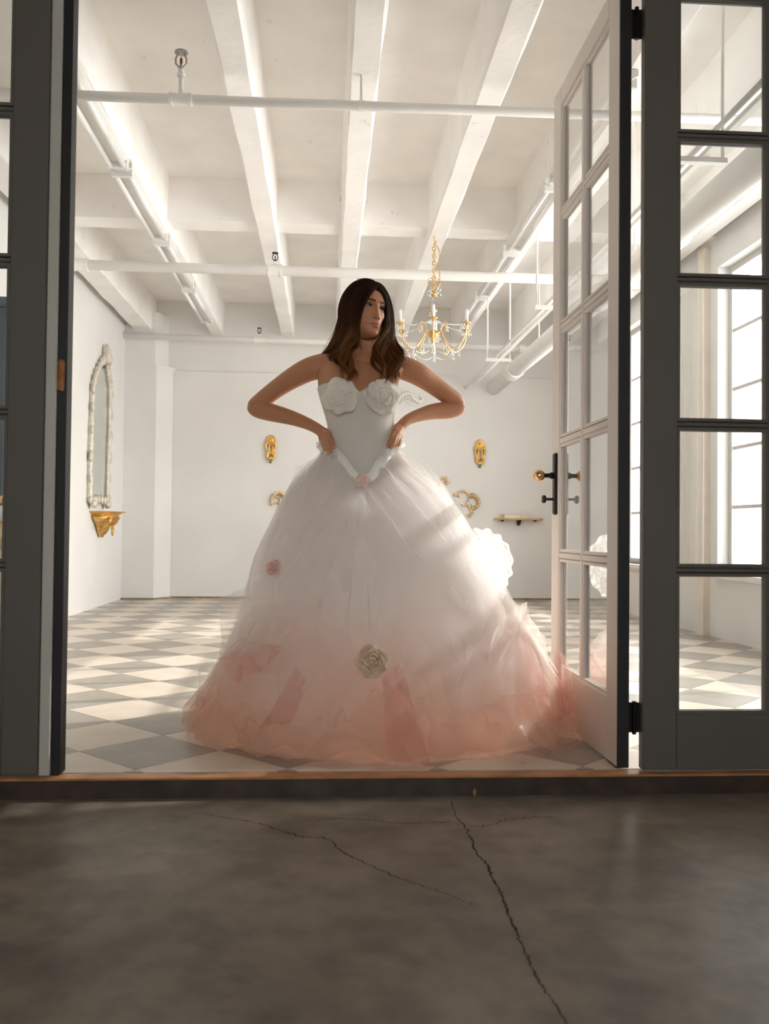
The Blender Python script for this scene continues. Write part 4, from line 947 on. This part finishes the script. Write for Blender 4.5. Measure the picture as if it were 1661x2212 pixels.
strands(LG, 1500, -1); strands(RG, 1400, 1)
def scalp_pt(u, v):
    th = 2*PI*u; el = lerp(R(-32), R(90), v)
    p = Vector((.0765*math.cos(th)*math.cos(el), .006+.1005*math.sin(th)*math.cos(el), .1135*math.sin(el)))
    return HW(*p)
sc_ = MB().grid(scalp_pt, 48, 24, wrap=True); keep = []
for f in sc_.f:
    l = HRi @ (sum((Vector(sc_.v[i]) for i in f), Vector())/4-HC)
    if l.y < -.02 and abs(l.x) < .070 and l.z < .084-.35*abs(l.x) and l.y < -.02: continue
    keep.append(f)
hair.add(sc_.v, keep); hcol += [(.022,.010,.006,1)]*len(sc_.v)
hm, nt, b, out = nodes('brunette_hair')
ha = N(nt, 'ShaderNodeAttribute'); ha.attribute_name = 'tint'; nt.links.new(ha.outputs[0], b.inputs['Base Color']); b.inputs['Roughness'].default_value = .5; b.inputs['Specular IOR Level'].default_value = .13
tl = N(nt, 'ShaderNodeBsdfTranslucent'); nt.links.new(ha.outputs[0], tl.inputs[0]); mx = N(nt, 'ShaderNodeMixShader'); mx.inputs[0].default_value = .40
nt.links.new(b.outputs[0], mx.inputs[1]); nt.links.new(tl.outputs[0], mx.inputs[2]); nt.links.new(mx.outputs[0], out.inputs[0])
hme = hair.mesh('hair', hm, True); a_ = hme.color_attributes.new('tint', 'FLOAT_COLOR', 'POINT'); a_.data.foreach_set('color', [x for c in hcol for x in c])
ho = link('hair', hme, person); ho['label'] = 'long wavy brown hair parted in the middle'
# --- corset
def topz(th):
    x = torso(th, BP(776,850).z).x; px = 780+(x-BP(780,850).x)/SP
    if math.sin(th) < 0: py = interp(px, [688,700,735,760,774,790,820,848,862], [842,838,832,842,856,846,832,834,838])
    else: py = 862
    return BP(780, py).z
def botz(th):
    c, s = math.cos(th), math.sin(th)
    py = interp(abs(c), [0,.12,.5,.8,1], [1046,1042,1008,978,962]) if s < 0 else 962
    return BP(780, py).z
cor = MB().grid(lambda u, v: torso(2*PI*u, lerp(botz(2*PI*u), topz(2*PI*u), v), .0055), 120, 44, wrap=True).build('corset', M['satin'], person, True)
cor['label'] = 'plain ivory boned corset with a pointed waist'
sd_ = cor.modifiers.new('t', 'SOLIDIFY'); sd_.thickness = .002; sd_.offset = -1
sm = MB()
for pts in ([(774,856),(755,878),(735,905),(726,930),(728,960)], [(776,858),(800,880),(822,905),(832,930),(828,960)], [(778,870),(779,930),(780,1040)]):
    q = catmull([tuple(p) for p in pts], 24); sm.tube([(lambda P: (P.x, torso_front(P.x, P.z)-.0050, P.z))(BP(*p)) for p in q], .0010, 6)
sm.build('corset_seam', M['satin'], person)
# --- fabric roses: each petal its own piece
def rose(name, c, axis, rad, layers, petals, m, label, depth=.8, seed=0, flat=1.0, parent=person, spin=0):
    rr = random.Random(seed); ax = Vector(axis).normalized(); u = ax.orthogonal().normalized(); v_ = ax.cross(u)
    core = MB().rings([[c+(u*math.cos(2*PI*j/14)+v_*math.sin(2*PI*j/14))*rad*k+ax*rad*depth*q for j in range(14)] for k, q in ((.5,-.05),(.42,.15),(.26,.42),(.12,.56),(.03,.60))]).build(name, m, parent, True)
    core['label'] = label
    for l in range(layers):
        fl_ = l/max(1, layers-1); n = petals[l]
        for k in range(n):
            ph = 2*PI*(k+.5*(l % 2))/n+rr.uniform(-.2, .2)+spin; hw = PI/n*rr.uniform(1.15, 1.5)
            r0, r1 = rad*lerp(.04, .52, fl_), rad*lerp(.24, 1.0, fl_)*rr.uniform(.92, 1.06); h0, h1 = rad*depth*lerp(.25, -.02, fl_), rad*depth*lerp(.78, .30, fl_)*rr.uniform(.88, 1.1)
            tw = rr.uniform(-.25, .25); wv = rr.uniform(0, 6)
            def pt(a, b):
                s = 2*a-1; wd = hw*(1-.55*max(0, b-.55)**1.3*abs(s)*2)
                an = ph+s*wd+tw*b; top = 1-.22*s*s*b
                bb = b*top; curl = max(0, b-.78)
                rd = lerp(r0, r1, bb**1.25)+curl*rad*.16+rad*.035*math.sin(5*s+wv)*b; hh = lerp(h0, h1, math.sin(bb*PI/2)**.9)-curl*rad*.35+rad*.03*math.sin(7*s+wv*2)*b
                return c+(u*math.cos(an)+v_*math.sin(an))*rd+ax*hh*flat
            MB().grid(pt, 11, 9).build('petal', m, core, True)
    return core
def on_torso(px, py, off): P = BP(px, py); return Vector((P.x, torso_front(P.x, P.z)-off, P.z))
rose('cup_rose', on_torso(733,867,.002), (-.18,-1,.06), .070, 4, [2,3,4,5], M['petal'], 'large ivory cloth rose forming the bust cup on the left of the picture', .42, 1)
rose('cup_rose', on_torso(822,867,.002), (.26,-1,.06), .066, 4, [2,3,4,5], M['petal'], 'large ivory cloth rose forming the bust cup on the right of the picture', .42, 2, spin=.4)
# draped petals filling the cup outline
def drape(pts, off, m=M['petal'], name='cup_petal'):
    """bent petal through four corners on the bodice"""
    A, B, C_, D = [on_torso(p[0], p[1], off) for p in pts]
    MB().grid(lambda u, v: A.lerp(B, u).lerp(D.lerp(C_, u), v)+Vector((0, -.006*math.sin(PI*u)*math.sin(PI*v)-.002*math.sin(14*u+5*v), .002*math.sin(9*v))), 12, 10).build(name, m, person, True)
for p in ([(696,846),(722,830),(745,880),(703,885)], [(722,826),(757,836),(772,856),(735,858)], [(700,872),(735,885),(742,908),(706,905)], [(745,858),(774,856),(758,885),(735,905)],
          [(779,858),(812,832),(822,862),(796,880)], [(812,830),(842,822),(858,842),(826,862)], [(795,872),(822,870),(842,910),(818,895)], [(832,850),(852,842),(848,888),(838,905)]): drape(p, .0065)
# --- waist ribbon
def strip_cloth(pts, wid, m, name, amp=.004, fr=9, n=44, seed=0, parent=person, tilt=0):
    q = catmull([tuple(p) for p in pts], n)
    def f(u, v):
        i = u*(n-1); k = min(int(i), n-2); a, b = Vector(q[k]), Vector(q[k+1]); p = a.lerp(b, i-k); d = (b-a).normalized()
        s = d.cross(Vector((0,-1,0))).normalized(); w_ = wid*(1+.35*noise.noise(Vector((u*4,seed,0))))
        return p+s*(v-.5)*w_+Vector((0, -amp*math.sin(fr*u*2*PI+2.5*v+seed)*(.3+v)-.004*math.sin(PI*v)+tilt*(v-.5), 0))
    return MB().grid(f, n*2, 7).build(name, m, parent, True)
def wr_(px, py, off): return on_torso(px, py, off)
strip_cloth([BP(688,957,-.02)-Vector((.0,.0,0)), wr_(705,962,.030), wr_(722,975,.022), wr_(738,995,.018), wr_(752,1015,.016), wr_(766,1035,.018), wr_(776,1045,.022)], .030, M['ribbon'], 'waist_ribbon', .0028, 4)
strip_cloth([wr_(786,1044,.022), wr_(802,1030,.018), wr_(815,1010,.018), wr_(832,990,.022), wr_(850,970,.030), BP(872,955,-.02)], .036, M['ribbon'], 'waist_ribbon', .0035, 3, seed=2)
strip_cloth([BP(692,954,-.01), BP(695,968,-.045), BP(710,975,-.075), BP(728,988,-.10)], .034, M['ruff'], 'waist_frill', .004, 4, seed=4)
strip_cloth([BP(828,988,-.10), BP(848,974,-.08), BP(864,963,-.035), BP(870,961,-.01)], .030, M['ruff'], 'waist_frill', .004, 4, seed=6)
rose('waist_rose', wr_(780,1043,.026), (0,-1,.15), .030, 3, [3,4,5], M['petal_s'], 'small pale pink satin rosebud at the point of the waist', .8, 5)
# --- skirt
KY = 3.60; SK_ = KY/F
KT = [(955,778,80),(975,777,92),(1000,783,114),(1050,787,154),(1100,795,187),(1150,799,214),(1200,803,238),(1250,810,256),(1300,820,272),(1350,827,301),(1400,831,331),(1450,829,358),(1500,828,383),(1545,828,408),(1568,830,412)]
KZ = [at(t[1], t[0], KY).z for t in KT][::-1]; KZ[0] = 0.0
def kpar(z):
    g = lambda k: interp(z, KZ, [t[k] for t in KT][::-1]); py, cx = g(0), g(1)
    return at(cx, py, KY).x, g(2)*SK_
def depth_ratio(z): return interp(z, [0,.3,.7,1.0,1.15], [.80,.80,.80,.78,.72])
def waist_z(th): return botz(th)+.014
def tri(x): x = (x/(2*PI)) % 1; return 1-4*abs(x-.5)
def skirt(th, z, scale=1.0, top_blend=1.0):
    cx, a = kpar(z); b = a*depth_ratio(z); cyy = interp(z, [0,.6,1.15], [3.66,3.61,3.56])
    p = Vector((cx+a*scale*math.cos(th), cyy+b*scale*math.sin(th), z)); t = torso(th, max(TZ[0], z), .012)
    return t.lerp(p, top_blend)
def layer(name, m, scale, seed, folds, amp, crump, zb=0.006, hem=0.0, nu=300, nv=72, drag=0.0, th0=None, th1=None, label=None):
    rr = random.Random(99 if seed < 5 else seed); fs = [(k, rr.uniform(0, 6.28), rr.uniform(.5, 1)) for k in folds]; cs = 2 if seed < 5 else seed
    def f(u, v):
        th = 2*PI*u if th0 is None else lerp(th0, th1, u)
        zt = waist_z(th); hz_ = zb+hem*abs(noise.noise(Vector((math.cos(th)*3+seed, math.sin(th)*3, 0))))*1.6
        z = lerp(zt, hz_, v**1.0); bl = smooth(0, .17, v)
        p = skirt(th, z, scale, .06+.94*bl); cx, a = kpar(z); d = (p-Vector((cx, p.y*0+3.61, z))); d.z = 0; d.normalize()
        wp = .35*noise.noise(Vector((math.cos(th)*1.3, math.sin(th)*1.3, z*2+cs)))
        fo = sum(w*tri(k*(th+wp)+ph) for k, ph, w in fs)/len(fs)*amp*(.25+.75*v)*smooth(0, .2, v)
        cr = 0
        if crump:
            q = Vector((p.x*2.3, p.y*2.3, z*2.6+cs*5.3)); cr = crump*(noise.noise(q)+.55*(abs(noise.noise(q*2.0))-.25)+.10*noise.noise(q*4.0+Vector((seed,0,0))))*smooth(.15, .8, v)
        drg = drag*smooth(.80, 1, v)*(.7+.6*noise.noise(Vector((math.cos(th)*2, math.sin(th)*2, seed))))
        o = p+d*(fo+cr+drg); o.y = max(o.y, 2.995); o.z = max(o.z+.5*cr*(1-v), .004); return o
    o = MB().grid(f, nu, nv, wrap=th0 is None).build(name, m, person, True)
    if label: o['label'] = label
    return o
layer('skirt_lining', M['under'], .92, 1, [7,11,16], .024, .05, label='dense inner skirt fading from white to peach')
layer('tulle_layer', M['tulle'], .950, 2, [7,11,16], .026, .052, drag=.03)
layer('tulle_layer', M['tulle'], .978, 3, [7,11,16], .028, .054, drag=.05, hem=.05)
layer('tulle_layer', M['tulle'], 1.004, 4, [7,11,16], .030, .056, drag=.06, hem=.10)
layer('tulle_layer', M['tulle2'], 1.03, 5, [4,7], .022, .045, hem=.30, zb=.02)
layer('tulle_layer', M['tulle2'], 1.045, 6, [3,5], .022, .045, hem=.5, zb=.10)
def hit(px, py, scale):
    """depth where the line of sight meets the front of the skirt"""
    d = ray(px, py); prev = None
    for i in range(400):
        Y = 2.95+i*.0035; p = EYE+d*(Y/d.y)
        if p.z < .003: return Y
        z = min(max(p.z, 0), 1.12); cx, a = kpar(z); cyy = interp(z, [0,.6,1.15], [3.66,3.61,3.56]); b = a*depth_ratio(z)
        e = ((p.x-cx)/(a*scale))**2+((p.y-cyy)/(b*scale))**2
        if e <= 1: return Y
        if prev is not None and e > prev: return Y          # passes beside the skirt
        prev = e
    return KY
def panel(pts, m, name='tulle_fold', scale=1.10, ridge=.018, fr=5, seed=0, nu=26, nv=30, label=None, dY=0.0):
    """crumpled piece of net pinned at its outline; pts run round it, four corners"""
    C = [at(px, py, max(3.0, hit(px, py, scale)+dY)) for px, py in pts]; A, B, C_, D = C
    nrm = (B-A).cross(D-A).normalized(); nrm = -nrm if nrm.y > 0 else nrm; cen = sum(C, Vector())/4
    bulge = max(0, hit(sum(p[0] for p in pts)/4, sum(p[1] for p in pts)/4, scale)-0); mid = at(sum(p[0] for p in pts)/4, sum(p[1] for p in pts)/4, max(3.0, bulge+dY)); push = (mid-cen)
    def f(u, v):
        e = 16*u*(1-u)*v*(1-v); q = Vector((u*2.2, v*2.2, seed*3.1))
        p = A.lerp(B, u).lerp(D.lerp(C_, u), v)+push*e+nrm*(ridge*.45*tri(fr*u*PI+3*noise.noise(q)+1.2*v)*(.25+.75*min(1, 3*v*(1-v)+.3))+ridge*.9*noise.noise(q*1.1))
        wob = .004*noise.noise(Vector((u*5+seed, v*5, 1))); p.x += wob; p.z = max(.004, p.z+wob); p.y = max(p.y, 2.99); return p
    o = MB().grid(f, nu, nv).build(name, m, person, True)
    if label: o['label'] = label
P_ = panel
P_([(826,1462),(866,1432),(932,1655),(838,1645)], M['pinkt'], ridge=.012, fr=2, seed=1, label='long rose pink fold below the beige rose')
P_([(800,1450),(858,1440),(905,1580),(838,1475)], M['pinkt2'], ridge=.010, fr=2, seed=21)
P_([(640,1440),(662,1470),(628,1562),(560,1572)], M['pinkt'], ridge=.02, fr=2, seed=2, label='rose pink swirl on the lower left of the skirt')
P_([(468,1420),(570,1392),(625,1398),(510,1478)], M['pinkt'], ridge=.02, fr=3, seed=3)
P_([(585,1300),(640,1340),(560,1460),(480,1420)], M['pinkt2'], ridge=.022, fr=6, seed=4)
P_([(560,1310),(600,1300),(540,1420),(500,1400)], M['pale'], ridge=.02, fr=6, seed=31)
P_([(1090,1300),(1140,1310),(1198,1490),(1110,1470)], M['pinkt2'], ridge=.02, fr=4, seed=5)
P_([(1110,1370),(1150,1350),(1190,1530),(1150,1520)], M['pinkt'], ridge=.014, fr=3, seed=6)
P_([(1196,1400),(1225,1420),(1246,1530),(1205,1560)], M['pinkt'], ridge=.012, fr=3, seed=7, label='bright pink net tips at the far right of the hem', dY=.02)
P_([(600,1235),(478,1292),(474,1415),(575,1440)], M['tulle'], ridge=.012, fr=2, seed=8, scale=1.10)
P_([(1095,1280),(1180,1375),(1196,1500),(1080,1500)], M['tulle'], ridge=.012, fr=2, seed=9, scale=1.10)
P_([(1060,1330),(1140,1300),(1100,1500),(960,1560)], M['pale'], ridge=.02, fr=4, seed=10)
P_([(1090,1590),(1185,1535),(1258,1600),(1130,1652)], M['pale'], ridge=.03, fr=4, seed=11, scale=1.04)
P_([(1150,1560),(1215,1545),(1265,1600),(1200,1635)], M['pinkt2'], ridge=.03, fr=3, seed=12, scale=1.05)
P_([(432,1440),(478,1430),(452,1520),(420,1545)], M['pale'], ridge=.02, fr=3, seed=13, scale=1.03)
P_([(428,1490),(455,1500),(470,1560),(412,1562)], M['pinkt'], ridge=.012, fr=2, seed=14, scale=1.03)
P_([(470,1520),(560,1560),(640,1650),(520,1608)], M['pinkt2'], ridge=.03, fr=3, seed=15)
P_([(910,1000),(950,1030),(1045,1190),(980,1170)], M['tulle2'], ridge=.01, fr=2, seed=16, scale=1.08)
P_([(900,980),(945,1025),(1100,1285),(1050,1275)], M['tulle2'], ridge=.008, fr=2, seed=17, scale=1.10)
P_([(690,985),(640,1010),(555,1240),(600,1230)], M['tulle2'], ridge=.01, fr=3, seed=18, scale=1.08)
P_([(700,1580),(860,1600),(900,1655),(640,1655)], M['pinkt2'], ridge=.012, fr=3, seed=19, scale=1.01)
P_([(930,1560),(1080,1560),(1080,1640),(920,1650)], M['pinkt2'], ridge=.02, fr=3, seed=20, scale=1.01)
# pleats of fine net that radiate from the waist point
for k, (a, b, c_, d) in enumerate([((770,1060),(778,1060),(700,1290),(672,1280)), ((776,1060),(784,1060),(758,1330),(738,1330)), ((782,1060),(790,1058),(812,1360),(790,1370)), ((788,1056),(800,1050),(940,1180),(880,1185)),
                                   ((730,1010),(742,1020),(640,1180),(610,1170)), ((820,1010),(835,1000),(990,1140),(960,1160)), ((760,1050),(768,1055),(610,1250),(590,1230))]):
    mx_, my_ = (c_[0]+d[0])/2, (c_[1]+d[1])/2; c_ = (mx_+3, my_+30); d = (mx_-3, my_+30)
    P_([a, b, c_, d], M['tulle2'], name='net_pleat', ridge=.010, fr=2, seed=40+k, scale=1.03, nu=20)
# roses on the skirt
def on_skirt(px, py, sc): return at(px, py, hit(px, py, sc))
rose('skirt_rose', on_skirt(805,1429,1.10), (-.05,-1,.12), .056, 4, [3,4,5,5], M['petal_b'], 'beige crumpled cloth rose at the front of the skirt', 1.0, 7)
rose('skirt_rose', on_skirt(594,1227,1.0)+Vector((0,-.012,0)), (-.3,-1,.1), .034, 3, [3,4,5], M['petal_p'], 'dusty pink cloth rosebud under the net on the left', .8, 8)
# big organza ruffle at the back right hip
rc = at(1036, 1218, 3.95)
for k in range(8):
    r0 = .032+.0125*k
    def rf(u, v):
        a = lerp(-1.45, 2.0, u); n_ = noise.noise(Vector((u*11, v*3, k*1.7)))
        r_ = r0+.034*v+.006*math.sin((34+3*k)*u+k*2)*v+.010*n_
        return rc+Vector((r_*math.cos(a)*(.92+.05*k/8), .075-.011*k-.030*v*(1-v)*4*.6+.010*math.sin((41+4*k)*u+k)*v+.010*n_, r_*math.sin(a)*1.02))
    MB().grid(rf, 120, 9).build('organza_ruffle', M['ruff'], person, True)
